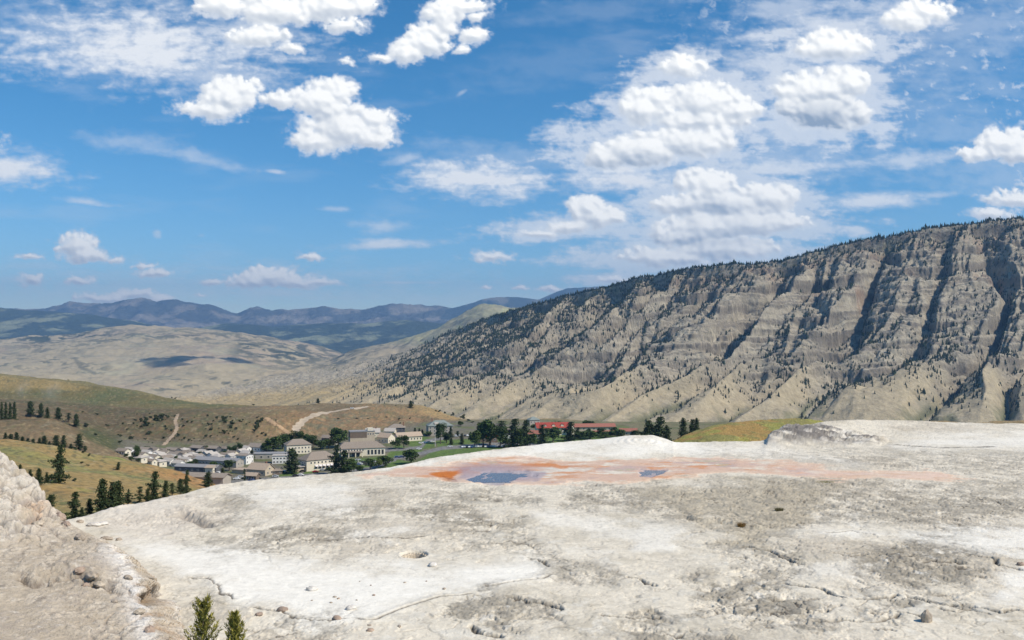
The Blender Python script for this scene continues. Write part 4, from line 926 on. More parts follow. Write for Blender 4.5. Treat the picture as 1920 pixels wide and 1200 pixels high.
def leafmesh(name, P, size, tint, seed, flat=.5):
    """many small leaf faces around the points P"""
    rng = np.random.RandomState(seed); n = len(P)
    a = rng.normal(size=(n, 3)); a[:, 2] *= flat; a /= np.linalg.norm(a, axis=1, keepdims=True)
    b = np.cross(a, rng.normal(size=(n, 3))); b /= np.linalg.norm(b, axis=1, keepdims=True)
    s = size*rng.uniform(.6, 1.4, (n, 1))
    V = np.stack([P-a*s*.5, P+b*s*.42, P+a*s*.6, P-b*s*.38], 1).reshape(-1, 3)
    f = np.arange(4*n).reshape(-1, 4)
    T = np.repeat(np.array(tint)*rng.uniform(.55, 1.5, (n, 1))+rng.uniform(0, .02, (n, 1))*np.array([1, .8, .1]), 4, 0)
    return mesh_np(name, V, f, None, LEAF, {'tint': T}, smooth=False)
def conifer_mesh(H, W, n, seed, size, tint=(.040, .062, .025), base=.08, gap=.25, lean=0, shape=.8, lob=0):
    rng = np.random.RandomState(seed); P = []
    nb = max(14, n//34)
    for i in range(nb):
        t = base+(1-base)*(i+rng.rand())/nb
        r = W/2*((1-t)**shape*1.05+.06)*rng.uniform(1-gap*2, 1.1)*(1+lob*math.sin(t*17+seed)*.6)
        az = i*2.4+rng.uniform(-.5, .5); k = max(4, int(n/nb*(.35+1.3*(r/(W/2)))))
        q = rng.rand(k)**.75*r; dr = .35*rng.rand()
        wdt = (.10*W)*(1-.5*q/(r+.01))+.02*W
        x = q*math.cos(az)+rng.normal(size=k)*wdt; y = q*math.sin(az)+rng.normal(size=k)*wdt
        z = t*H-q*dr+rng.normal(size=k)*H*.016
        P.append(np.stack([x+lean*t*t*H, y, z], 1))
    k = n//7; tt = rng.rand(k)**.8; P.append(np.stack([rng.normal(size=k)*W*.05*(1-tt)+lean*tt*tt*H, rng.normal(size=k)*W*.05*(1-tt), (base+(1-base)*tt)*H], 1))
    return leafmesh('crown', np.concatenate(P), size, tint, seed)
def broad_mesh(H, W, n, seed, size, tint=(.050, .085, .025), base=.18, lobes=9):
    rng = np.random.RandomState(seed); P = []
    for i in range(lobes):
        a = rng.uniform(0, 6.28); rr = W*.27*math.sqrt(rng.rand()); zc = H*(base+.22+.48*rng.rand())
        R_ = W*rng.uniform(.17, .30); k = n//lobes
        d = rng.normal(size=(k, 3)); d /= np.linalg.norm(d, axis=1, keepdims=True); d *= (rng.rand(k, 1)**.35)*R_
        d[:, 2] *= .85*H/W if H < W*1.6 else 1.3
        P.append(d+np.array([rr*math.cos(a), rr*math.sin(a), zc]))
    P = np.concatenate(P); P[:, 2] = np.clip(P[:, 2], H*base*.8, H*1.02)
    return leafmesh('crown', P, size, tint, seed)
def trunk_mesh(H, r, top=.8, lean=0, limbs=5, seed=0):
    m = MB(); rng = random.Random(seed); prev = (0, 0, -.6); n = 5
    for i in range(1, n+1):
        t = i/n*top; p = (lean*t*t*H, 0, t*H); m.tube(prev, p, r*(1-.8*(i-1)/n), r*(1-.8*i/n)); prev = p
    for i in range(limbs):
        t = (.25+.5*i/limbs)*top; a = rng.uniform(0, 6.28); L_ = H*.16
        m.tube((lean*t*t*H, 0, t*H), (lean*t*t*H+L_*math.cos(a), L_*math.sin(a), t*H+L_*.6), r*.35, r*.1, 4)
    return m.mesh('trunk', BARK, True)
PROTO = {}
def proto(kind, H, W, crown, trunk): PROTO[kind] = (H, W, crown, trunk)
proto('pine', 11, 5.2, conifer_mesh(11, 5.2, 1900, 1, .50, base=.12, lob=.5), trunk_mesh(11, .2))
proto('pine2', 11, 5.0, conifer_mesh(11, 5.0, 1700, 2, .50, base=.05, gap=.32, lean=.06, lob=.8), trunk_mesh(11, .2, lean=.06))
proto('fir', 11, 3.8, conifer_mesh(11, 3.8, 1500, 3, .48, base=.03, shape=.95), trunk_mesh(11, .18))
proto('bigtree', 11, 5.0, conifer_mesh(11, 5.0, 2200, 4, .5, base=.04, gap=.4, lean=.07, shape=.45, lob=1.2), trunk_mesh(11, .24, lean=.07))
proto('snag', 11, 3.4, conifer_mesh(11, 3.4, 620, 5, .5, base=.25, gap=.45, shape=.4, lob=1.4), trunk_mesh(11, .2, top=.95, limbs=9))
proto('broad', 9, 9, broad_mesh(9, 9, 1900, 6, .65), trunk_mesh(9, .3, top=.6))
proto('broad2', 10, 7.5, broad_mesh(10, 7.5, 1700, 7, .6, tint=(.045, .075, .024)), trunk_mesh(10, .3, top=.6))
proto('pale', 9, 8, broad_mesh(9, 8, 1600, 8, .6, tint=(.10, .135, .035)), trunk_mesh(9, .25, top=.6))
proto('poplar', 12, 3.6, broad_mesh(12, 3.6, 1500, 9, .55, tint=(.040, .070, .028), base=.05, lobes=16), trunk_mesh(12, .25, top=.8))
proto('bush', 2.4, 3.2, broad_mesh(2.4, 3.2, 300, 10, .45, tint=(.045, .060, .028), base=.02, lobes=5), trunk_mesh(2.4, .1, top=.5, limbs=2))
proto('bush2', 3.2, 2.8, broad_mesh(3.2, 2.8, 300, 11, .45, tint=(.040, .055, .028), base=.0, lobes=5), trunk_mesh(3.2, .1, top=.5, limbs=2))
NAMES = dict(pine='pine_tree', pine2='pine_tree', fir='fir_tree', bigtree='pine_tree', snag='pine_tree', broad='leafy_tree', broad2='leafy_tree', pale='leafy_tree', poplar='poplar_tree', bush='juniper_bush', bush2='juniper_bush')
_first = {}
NT = [0]
def tree(kind, px, base, hp, label, y=(0, 1e9), surf=None, wp=None, group=None, Yfix=None):
    """base = picture row of the foot, hp / wp = height and width in picture pixels"""
    H, W, cm, tm = PROTO[kind]
    if Yfix: X, Y, z = (px-960)/F*Yfix, Yfix, None; z = VAL.at(X, Y); base_now = HZ-F*(z-CZ)/Y
    else: X, Y, z = VAL.hit(px, base, *y)
    h = hp*Y/F; s = h/H; sx = s if wp is None else (wp*Y/F)/W
    nm = NAMES[kind]; rng = random.Random(NT[0]); NT[0] += 1
    rz = rng.uniform(-.4, .4) if kind in ('bigtree', 'pine2') else rng.uniform(0, 6.28)
    cat = {'pine_tree': 'pine tree', 'fir_tree': 'fir tree', 'leafy_tree': 'tree', 'poplar_tree': 'poplar tree', 'juniper_bush': 'bush'}[nm]
    r = root(nm, (X, Y, z-.1*s), label, cat, group, rz); r.scale = (sx, sx, s)
    link('trunk', tm, r); link('crown', cm, r)
    return r

# ------------------------------------------------------------------ materials of the village
M = {}
def mk(k, col, **kw): M[k] = flat_mat(k, col, **kw)
mk('cream_wall', (.70, .63, .50), vs=.5, var=.06); mk('white_wall', (.78, .76, .72), vs=.5, var=.05); mk('grey_wall', (.40, .365, .32), vs=.5, var=.08); mk('brown_wall', (.17, .13, .10), vs=.5)
mk('dark_wall', (.11, .11, .12), vs=.5); mk('tan_wall', (.50, .42, .32), vs=.5, var=.08); mk('stone_wall', (.40, .36, .31), vs=2, var=.2)
mk('brown_roof', (.26, .215, .175), vs=1.2, var=.14); mk('grey_roof', (.28, .235, .195), vs=1.2, var=.12); mk('pale_roof', (.44, .40, .36), vs=1.2, var=.1); mk('blue_roof', (.27, .265, .27), vs=1.2, var=.08)
mk('tan_roof', (.42, .33, .25), vs=1.2, var=.1); mk('green_roof', (.22, .25, .235), vs=1.2, var=.1); mk('red_roof', (.33, .060, .042), vs=1., var=.14); mk('pink_roof', (.32, .13, .095), vs=1., var=.16)
mk('trim_white', (.8, .78, .74), var=.03); mk('chimney_brick', (.26, .13, .09), vs=2)
mk('awning_cloth', (.66, .62, .62), var=.05); mk('steel', (.5, .5, .5), metal=.6, rough=.4); mk('wood_pole', (.10, .08, .06)); mk('tyre_rubber', (.02, .02, .02), rough=.9)
gm, _t, _b = new_mat('window_glass'); _b.inputs['Base Color'].default_value = (.03, .035, .045, 1); _b.inputs['Roughness'].default_value = .12; M['glass'] = gm

def gable_roof(w, d, h, rh, ov=.6, t=.22):
    """roof ridge along x"""
    m = MB(); a = w/2+ov; b = d/2+ov; e = h-rh*ov/(d/2)
    out = [(-b, e), (0, h+rh), (b, e), (b, e+t), (0, h+rh+t), (-b, e+t)]
    n = 6; V = [(-a, y, z) for y, z in out]+[(a, y, z) for y, z in out]
    m.add(V, [(5, 4, 1, 0), (4, 3, 2, 1), (6, 7, 10, 11), (7, 8, 9, 10)]+[(i, (i+1) % n, n+(i+1) % n, n+i) for i in range(n)])
    return m
def hip_roof(w, d, h, rh, ov=.7, t=.25, ridge=None):
    m = MB(); a = w/2+ov; b = d/2+ov; q = max(0, (w-d)/2) if ridge is None else ridge/2
    m.box(-a, a, -b, b, h, h+t)
    m.add([(-a, -b, h+t+.003), (a, -b, h+t+.003), (a, b, h+t+.003), (-a, b, h+t+.003), (-q, 0, h+rh+t), (q, 0, h+rh+t)],
          [(0, 1, 5, 4), (1, 2, 5), (2, 3, 4, 5), (3, 0, 4)])
    return m
def walls(w, d, h, rh=0, gable=False):
    m = MB()
    if gable:
        pts = [(-d/2, -1.2), (d/2, -1.2), (d/2, h), (0, h+rh-.02), (-d/2, h)]
        n = 5; V = [(-w/2, y, z) for y, z in pts]+[(w/2, y, z) for y, z in pts]
        m.add(V, [tuple(range(n-1, -1, -1)), tuple(range(n, 2*n))]+[(i, (i+1) % n, n+(i+1) % n, n+i) for i in range(n)])
    else: m.box(-w/2, w/2, -d/2, d/2, -1.2, h)
    return m
def win(parent, side, u, z, ww, wh, w, d, frame=True, mat=None):
    """one window with its frame: side 'f' front (-y), 'r' right (+x), 'l' left, 'b' back"""
    o = []
    def bx(m, a0, a1, z0, z1, p0, p1):
        if side == 'f': m.box(a0, a1, -d/2-p1, -d/2-p0, z0, z1)
        elif side == 'b': m.box(a0, a1, d/2+p0, d/2+p1, z0, z1)
        elif side == 'r': m.box(w/2+p0, w/2+p1, a0, a1, z0, z1)
        else: m.box(-w/2-p1, -w/2-p0, a0, a1, z0, z1)
    g = MB(); bx(g, u-ww/2, u+ww/2, z, z+wh, -.05, .05); wo = g.build('window', mat or M['glass'], parent)
    if frame:
        f = MB(); t = .10
        bx(f, u-ww/2-t, u+ww/2+t, z+wh, z+wh+t, -.02, .09); bx(f, u-ww/2-t, u+ww/2+t, z-t, z, -.02, .09)
        bx(f, u-ww/2-t, u-ww/2, z, z+wh, -.02, .09); bx(f, u+ww/2, u+ww/2+t, z, z+wh, -.02, .09)
        f.build('frame', M['trim_white'], wo)
    return wo
def door(parent, side, u, w, d, wh=2.1, ww=1.1, mat=None):
    m = MB(); a = (u-ww/2, u+ww/2)
    if side == 'f': m.box(*a, -d/2-.06, -d/2+.05, 0, wh)
    elif side == 'r': m.box(w/2-.05, w/2+.06, *a, 0, wh)
    return m.build('door', mat or M['brown_wall'], parent)
def house(name, px, py, deg, w, d, h, rh, roof, label, cat='house', wall='cream_wall', rmat='grey_roof', wins=(), doors=(), chim=None, group=None, y=(0, 1e9), ov=.6, loc=None, ridge=None):
    X, Y, z = loc or VAL.hit(px, py, *y)
    r = root(name, (X, Y, z), label, cat, group, R(deg))
    walls(w, d, h, rh, roof == 'gable').build('wall', M[wall], r)
    ro = (gable_roof(w, d, h, rh, ov) if roof == 'gable' else hip_roof(w, d, h, rh, ov, ridge=ridge) if roof == 'hip' else MB().box(-w/2-.3, w/2+.3, -d/2-.3, d/2+.3, h, h+.5)).build('roof', M[rmat], r)
    for (side, n, u0, u1, z0, ww, wh) in wins:
        for i in range(n): win(r, side, lerp(u0, u1, i/(n-1) if n > 1 else .5), z0, ww, wh, w, d)
    for (side, u) in doors: door(r, side, u, w, d)
    if chim:
        cx, cy, ch = chim; MB().box(cx-.5, cx+.5, cy-.5, cy+.5, h-.5, h+rh+ch).box(cx-.62, cx+.62, cy-.62, cy+.62, h+rh+ch, h+rh+ch+.25).build('chimney', M['chimney_brick'], ro)
    return r
V1 = (560, 1250)
def village():
    # -------- large buildings, left to right
    b = house('hotel_building', 676, 853, 17, 38, 15, 6.2, 4.6, 'hip', 'long cream hotel with brown hip roof, pillared porch and a taller block behind', 'hotel', rmat='brown_roof', y=V1, ridge=26,
              wins=(('f', 9, -17, 1, 4.2, 1.0, 1.3), ('l', 4, -5, 5, 1.2, 1.2, 1.6), ('f', 5, 5.5, 17, 1.0, 1.7, 3.8)))
    MB().box(-17, 0, -13.6, -7.55, 3.6, 4.2).build('porch_roof', M['grey_roof'], b)
    for i in range(4): MB().box(-16.8+i*5.4, -16.0+i*5.4, -13.3, -12.5, -1, 3.6).build('porch_pillar', M['cream_wall'], b)
    for i in range(2): MB().box(-15.8+i*5.4*1.5, -9.6+i*5.4*1.5, -7.62, -7.45, .2, 3.2).build('porch_doorway', M['dark_wall'], b)
    b2 = house('hotel_block', 678, 833, 17, 22, 12, 11.5, 0, 'flat', 'taller grey-roofed hotel block with dark left wall, behind the pillared hotel', 'building', wall='tan_wall', rmat='blue_roof', y=(600, 1000), wins=(('f', 3, 5, 9.5, 8.6, 1.0, 1.4), ('r', 3, -4, 4, 8.6, 1.0, 1.4)))
    MB().box(-11.05, 4, -6.08, 6.08, 6, 11).build('shaded_left_wall', M['brown_wall'], b2); MB().box(5, 10, -3, 3, 12, 14.2).build('roof_house', M['cream_wall'], b2)  # brown box on the block's left part: its shade put into the colour
    b3 = house('dining_hall', 597, 880, 38, 25, 14, 7.6, 5.0, 'hip', 'cream two storey building with brown hip roof and pale awnings, left of the hotel', 'building', rmat='brown_roof', y=(500, 900), wins=(('f', 8, -9, 11, 5.2, 1.0, 1.3), ('f', 6, -5, 10, 1.4, 1.6, 1.6), ('l', 3, -4, 4, 5.0, 1.1, 1.3)))
    for i in range(6):
        u = -5+i*3.0; MB().add([(u-1.2, -7.05, 4.2), (u+1.2, -7.05, 4.2), (u+1.2, -8.6, 3.2), (u-1.2, -8.6, 3.2), (u-1.2, -7.05, 4.1), (u+1.2, -7.05, 4.1), (u+1.2, -8.6, 3.1), (u-1.2, -8.6, 3.1)], [(0, 3, 2, 1), (4, 5, 6, 7), (3, 7, 6, 2), (0, 4, 7, 3), (1, 2, 6, 5)]).build('awning', M['awning_cloth'], b3)
    MB().box(-20, -12.6, -5, 5, -1, 3.4).build('side_wing', M['tan_wall'], b3); MB().box(-20.6, -12.6, -6, 6, 3.4, 3.9).build('wing_roof', M['pale_roof'], b3)
    house('lodge_annex', 558, 850, 25, 20, 12, 7.5, 4.2, 'hip', 'cream building with steep grey-brown hip roof in front of the tree belt', 'building', rmat='brown_roof', y=(600, 1000), wins=(('f', 7, -8, 8, 4.5, 1.0, 1.3), ('f', 7, -8, 8, 1.2, 1.0, 1.3), ('l', 4, -4, 4, 4.5, 1, 1.3)))
    house('white_annex', 528, 868, 8, 13, 9, 5.8, 0, 'flat', 'white flat-roofed two storey building between the store and the awning building', 'building', wall='white_wall', rmat='pale_roof', y=(560, 900), wins=(('f', 5, -5, 5, 3.6, 1.3, 1.0), ('f', 5, -5, 5, .9, 1.3, 1.0)))
    b4 = house('long_store', 508, 860, 6, 30, 11, 4.0, 0, 'flat', 'long low building with wide flat blue-grey roof left of the steep hip roof', 'building', wall='grey_wall', rmat='blue_roof', y=(600, 900), wins=(('f', 5, -12, 10, 1.2, 1.6, 1.3),))
    b5 = house('general_store', 489, 890, -22, 15, 10, 4.2, 3.6, 'gable', 'tan-roofed store with a cream gable end beside the parking lot', 'store', wall='tan_wall', rmat='tan_roof', y=(500, 800), wins=(('f', 4, -5, 5, 1.2, 1.2, 1.2), ('r', 2, -2, 2, 1.0, 1.2, 1.4), ('r', 1, 0, 0, 4.0, 1.4, 1.0)), doors=(('r', 3.6),), chim=(3, 2, .8))
    MB().box(-21, -7.6, -6, 4, 2.8, 3.3).build('annex_roof', M['tan_roof'], b5); MB().box(-20.5, -7.5, -5.4, 3.6, -1, 2.8).build('annex_wall', M['tan_wall'], b5)
    c = house('gas_station', 473, 900, -18, 9, 5, 3.0, 1.6, 'gable', 'small station canopy with pale gable roof at the parking lot', 'canopy', wall='brown_wall', rmat='tan_roof', y=(500, 720), wins=(('f', 2, -2, 2, .9, 1.5, 1.2),))
    house('ticket_shed', 519, 889, 20, 7, 4, 2.6, 1.1, 'gable', 'small dark red-brown shed beside the store', 'shed', wall='brown_wall', rmat='brown_roof', y=(500, 760), wins=(('f', 2, -2, 2, 1, 1, .9),))
    house('bunk_house', 410, 873, -20, 38, 9, 4.2, 1.8, 'gable', 'long grey building with a row of small windows and white right end', 'building', wall='grey_wall', rmat='blue_roof', y=(560, 820), wins=(('f', 11, -16, 14, 1.7, 1.0, 1.2), ('r', 2, -2, 2, 1.6, 1, 1.2)), ov=.4)
    e = house('white_house', 459, 870, -20, 9, 9, 6.6, .9, 'gable', 'tall white house end joined to the long grey building', 'house', wall='white_wall', rmat='grey_roof', y=(560, 820), wins=(('r', 3, -3, 3, 4.4, .9, 1.1), ('r', 2, -3, 3, 1.2, .9, 1.1), ('f', 3, -3, 3, 4.2, .9, 1.1)))
    house('maintenance_barn', 372, 884, -14, 33, 8, 3.6, 1.5, 'gable', 'long low barn with dark blue roof along the foot of the yellow hill', 'barn', wall='dark_wall', rmat='blue_roof', y=(540, 760), wins=(('f', 6, -12, 12, 1.2, 1.2, 1),), ov=.4)
    house('cream_cottage', 397, 888, -14, 6, 7, 4.2, 1.2, 'gable', 'cream house with pink door closing the right end of the dark blue barn', 'house', wall='cream_wall', rmat='tan_roof', y=(520, 760), wins=(('r', 2, -2, 2, 1.6, .9, 1.1),), doors=(('f', 0),))
    house('grey_house', 482, 846, -24, 13, 8, 3.8, 2.6, 'gable', 'grey house with pale gable end in front of the tree belt', 'house', wall='white_wall', rmat='grey_roof', y=(640, 900), wins=(('f', 4, -5, 5, 1.2, 1, 1.1), ('r', 1, 0, 0, 2.8, 1, 1.1)))
    house('brown_cabin', 613, 826, -15, 8, 6, 2.8, 2.2, 'gable', 'small brown cabin behind the tree belt at the foot of the brown hill', 'cabin', wall='brown_wall', rmat='brown_roof', y=(700, 1000), wins=(('f', 2, -2, 2, 1, .9, .9),))
    # right part of the village
    house('officer_house', 699, 820, 12, 13, 9, 5, 3.4, 'gable', 'cream house with dormer roof just above the taller hotel block', 'house', rmat='pale_roof', y=(700, 1050), wins=(('f', 4, -5, 5, 1.2, 1, 1.2), ('r', 2, -2, 2, 3, 1, 1.2)), chim=(3, 0, .9))
    house('officer_house', 724, 830, -32, 13, 10, 5, 3.4, 'gable', 'cream house whose pale gable roof faces left, second right of the hotel block', 'house', rmat='tan_roof', y=(700, 1050), wins=(('r', 3, -3, 3, 1.2, 1, 1.3), ('f', 3, -4, 4, 1.2, 1, 1.3), ('l', 2, -2, 2, 1.2, 1, 1.3)))
    house('barracks', 765, 827, 28, 24, 10, 4.6, 3.2, 'gable', 'long cream barracks with pale tan gable roof and a row of windows beside the lawn', 'building', rmat='tan_roof', y=(700, 1050), wins=(('f', 8, -10.5, 10.5, 1.3, 1.0, 1.6), ('l', 2, -2, 2, 1.3, 1, 1.4)), ov=.7)
    house('grey_house', 744, 812, 5, 16, 10, 5.2, 3.4, 'hip', 'dark grey house with hip roof and brick chimney above the barracks', 'house', wall='dark_wall', rmat='grey_roof', y=(800, 1150), wins=(('f', 4, -5, 5, 3.2, 1, 1.2),), chim=(6.5, 1, 1.6))
    house('officer_house', 732, 816, -8, 10, 8, 4.2, 2.6, 'gable', 'low cream house between the barracks and the hotel block', 'house', rmat='pale_roof', y=(760, 1100), wins=(('f', 3, -3, 3, 1.2, 1, 1.2),))
    h = house('chapel_quarters', 824, 816, 14, 24, 15, 9.5, 4.8, 'hip', 'large three storey grey-green house with hip roof behind tall trees', 'house', wall='stone_wall', rmat='green_roof', y=(800, 1150), wins=(('f', 6, -10, 10, 1.2, 1.2, 1.5), ('f', 6, -10, 10, 4.2, 1.2, 1.5), ('f', 6, -10, 10, 7.0, 1.2, 1.5), ('r', 3, -4, 4, 4.2, 1.2, 1.5)), chim=(-7, 2, 1.8))
    walls(4, 4, 1.6, 1.4, True).build('dormer', M['stone_wall'], h).location = (-4, -5.0, 10.2)
    # red roofed lodge group
    house('red_cabin', 912, 829, 12, 19, 10, 5.5, 3.6, 'hip', 'brown house with red hip roof between tall trees, left of the lodge', 'house', wall='brown_wall', rmat='red_roof', y=(800, 1250), wins=(('f', 4, -7, 7, 1.6, 1.4, 1.6),))
    house('red_cabin', 1003, 822, -10, 12, 8, 4.5, 3.0, 'gable', 'small house with orange-red roof under the trees beside the lodge', 'house', wall='tan_wall', rmat='pink_roof', y=(800, 1250), wins=(('f', 3, -4, 4, 1.4, 1.2, 1.3),))
    L_ = house('lodge_building', 1036, 817, 10, 34, 12, 8.0, 4.4, 'gable', 'big lodge with bright red gable roof and cream dormers', 'lodge', wall='cream_wall', rmat='red_roof', y=(900, 1300), wins=(('f', 10, -15, 15, 5.4, 1.3, 1.5), ('f', 10, -15, 15, 2.2, 1.3, 1.6), ('r', 3, -4, 4, 5.4, 1.3, 1.6)), ov=1.0)
    for u in (-9, 0, 9):
        dd = walls(2.4, 3.2, 1.4, 1.2, True).build('dormer', M['cream_wall'], L_); dd.location = (u, -4.0, 8.7); dd.rotation_euler = (0, 0, R(90))
        gable_roof(2.4, 3.2, 1.4, 1.2, .3).build('dormer_roof', M['red_roof'], dd)
    house('lodge_wing', 1063, 821, -50, 16, 9, 6.0, 4.5, 'gable', 'cream gabled wing with orange-red roof in front of the big lodge', 'building', wall='cream_wall', rmat='pink_roof', y=(900, 1250), wins=(('r', 3, -2.5, 2.5, 3.4, 1.2, 1.5), ('r', 1, 0, 0, 6.6, 1.3, 1.3)))
    house('lodge_wing', 1112, 812, 6, 46, 10, 5.2, 2.8, 'gable', 'long low wing with faded red roof right of the big lodge', 'building', wall='tan_wall', rmat='pink_roof', y=(950, 1350), wins=(('f', 9, -22, 22, 2.2, 1.4, 1.6),), ov=.9)
    house('lodge_wing', 1140, 818, 2, 30, 8, 3.2, 1.8, 'gable', 'lower front wing with faded red roof below the long wing', 'building', wall='brown_wall', rmat='pink_roof', y=(900, 1250), wins=(('f', 6, -14, 14, 1.2, 1.2, 1.2),), ov=.9)
    house('lodge_wing', 1178, 817, -4, 17, 9, 5.0, 2.4, 'gable', 'last red-roofed wing at the right end of the lodge', 'building', wall='tan_wall', rmat='pink_roof', y=(900, 1250), wins=(('f', 4, -6, 6, 1.6, 1.3, 1.4),), ov=.9)
    house('stone_house', 1000, 806, 20, 12, 9, 6.5, 3.2, 'hip', 'pale stone house peeking over the trees left of the lodge', 'house', wall='stone_wall', rmat='green_roof', y=(1000, 1400), wins=(('f', 3, -4, 4, 3.6, 1.2, 1.4),))
    house('white_house', 952, 822, 0, 9, 8, 6.5, 2.4, 'gable', 'narrow white house between the tall trees left of the lodge', 'house', wall='white_wall', rmat='grey_roof', y=(850, 1250), wins=(('f', 2, -2, 2, 3.8, 1.1, 1.4), ('f', 2, -2, 2, 1, 1.1, 1.4)))
    house('tool_shed', 385, 905, -10, 20, 7, 2.8, 1.2, 'gable', 'low grey shed roof just over the white terrace rim', 'shed', wall='grey_wall', rmat='grey_roof', y=(380, 640), wins=(('f', 2, -4, 4, .8, 1, 1),))

    # -------- rows of staff cottages
    def cot(k, w, d, h, rh, rmat, wall, hip=False):
        r = root('cottage', (0, 0, 0), 'x', 'cottage')
        walls(w, d, h, rh, not hip).build('wall', M[wall], r); (hip_roof if hip else gable_roof)(w, d, h, rh, .5).build('roof', M[rmat], r)
        win(r, 'f', -w*.28, 1.0, 1.1, 1.0, w, d); win(r, 'f', w*.28, 1.0, 1.1, 1.0, w, d); win(r, 'r', d*.0, 1.0, 1.1, 1.0, w, d); door(r, 'f', 0, w, d)
        return r
    P3 = [cot(0, 8.5, 5.5, 2.9, 1.4, 'brown_roof', 'cream_wall'), cot(1, 7.5, 6, 3.1, 1.7, 'pale_roof', 'white_wall'), cot(2, 11, 6.5, 3.6, 1.6, 'grey_roof', 'dark_wall'), cot(3, 8, 6.5, 3.0, 1.5, 'pale_roof', 'cream_wall', True)]
    ordn = ['first', 'second', 'third', 'fourth', 'fifth', 'sixth', 'seventh', 'eighth', 'ninth', 'tenth', 'eleventh', 'twelfth', 'thirteenth']
    rows = [('back row, counted from left', [(60,382,0),(130,372,1),(268,372,2),(375,366,0),(455,366,0),(552,378,2),(665,368,3),(805,352,2),(955,362,2),(1092,352,0),(1290,345,1)]),
            ('second row back, from left', [(292,400,1),(385,402,3),(470,392,0),(712,400,0),(850,385,1),(905,402,1),(955,420,1),(1150,398,0),(1240,388,1),(1000,438,3)]),
            ('third row, from left', [(240,418,0),(340,414,1),(430,418,1),(575,418,2),(640,408,0),(745,414,3),(800,430,0),(1085,412,0),(1130,430,1),(1290,398,1)]),
            ('fourth row, from left', [(225,450,3),(300,458,1),(365,440,0),(480,448,0),(545,438,1),(625,450,3),(690,448,1),(760,452,0),(820,448,1)]),
            ('front row, from left', [(330,478,0),(415,490,3),(520,488,1),(590,478,0),(650,482,0),(610,505,1),(690,478,1)])]
    rg = random.Random(5); used = [False]*4
    for rn, lst in rows:
        for i, (zx, zy, k) in enumerate(sorted(lst)):
            px, py = 220+zx/5.333, 780+(zy+8)/5.333
            loc = VAL.hit(px, py, 540, 900); lab = '%s cottage with %s roof, %s in the %s' % (['small cream', 'small white', 'dark-walled', 'square cream'][k], ['brown', 'pale', 'grey', 'pale hip'][k], ordn[i], rn)
            rz = R(-24+rg.uniform(-7, 7)+(90 if rg.random() < .12 else 0))
            if not used[k]:
                o = P3[k]; o.location = loc; o.rotation_euler = (0, 0, rz); o['label'] = lab; o['group'] = 'staff cottages'; used[k] = True
            else: dup(P3[k], loc, rz, rg.uniform(.92, 1.08), lab, 'staff cottages')
    # -------- cars
    def car(col, name):
        m = flat_mat('paint_'+name, col, rough=.3, var=.02, spec=.6)
        r = root('parked_car', (0, 0, 0), 'x', 'car')
        bd = MB(); out = [(-2.2, .35), (2.2, .35), (2.25, .8), (1.2, 1.0), (.65, 1.45), (-1.2, 1.5), (-1.9, 1.05), (-2.25, .95)]
        bd.prism(out, -.88, .88); bd.build('body', m, r)
        gl = MB(); g = [(1.08, 1.0), (.60, 1.40), (-1.15, 1.44), (-1.7, 1.05)]; gl.prism(g, -.895, .895); gl.build('window', M['glass'], r)
        for x in (-1.4, 1.4):
            for y in (-.8, .8): MB().tube((x, y-.13, .34), (x, y+.13, .34), .34, .34, 10).build('wheel', M['tyre_rubber'], r)
        return r
    CC = dict(white=car((.8, .8, .8), 'white'), silver=car((.5, .52, .54), 'silver'), black=car((.03, .03, .035), 'black'), blue=car((.05, .09, .22), 'blue'), red=car((.45, .03, .03), 'red'), green=car((.05, .14, .12), 'green'))
    cu = set(); cars = []
    def Z2(x, y): return 500+x/5.333, 760+y/5.333
    def Z1(x, y): return 220+x/5.333, 780+y/5.333
    def Z3(x, y): return 800+x/3.692, 760+y/3.692
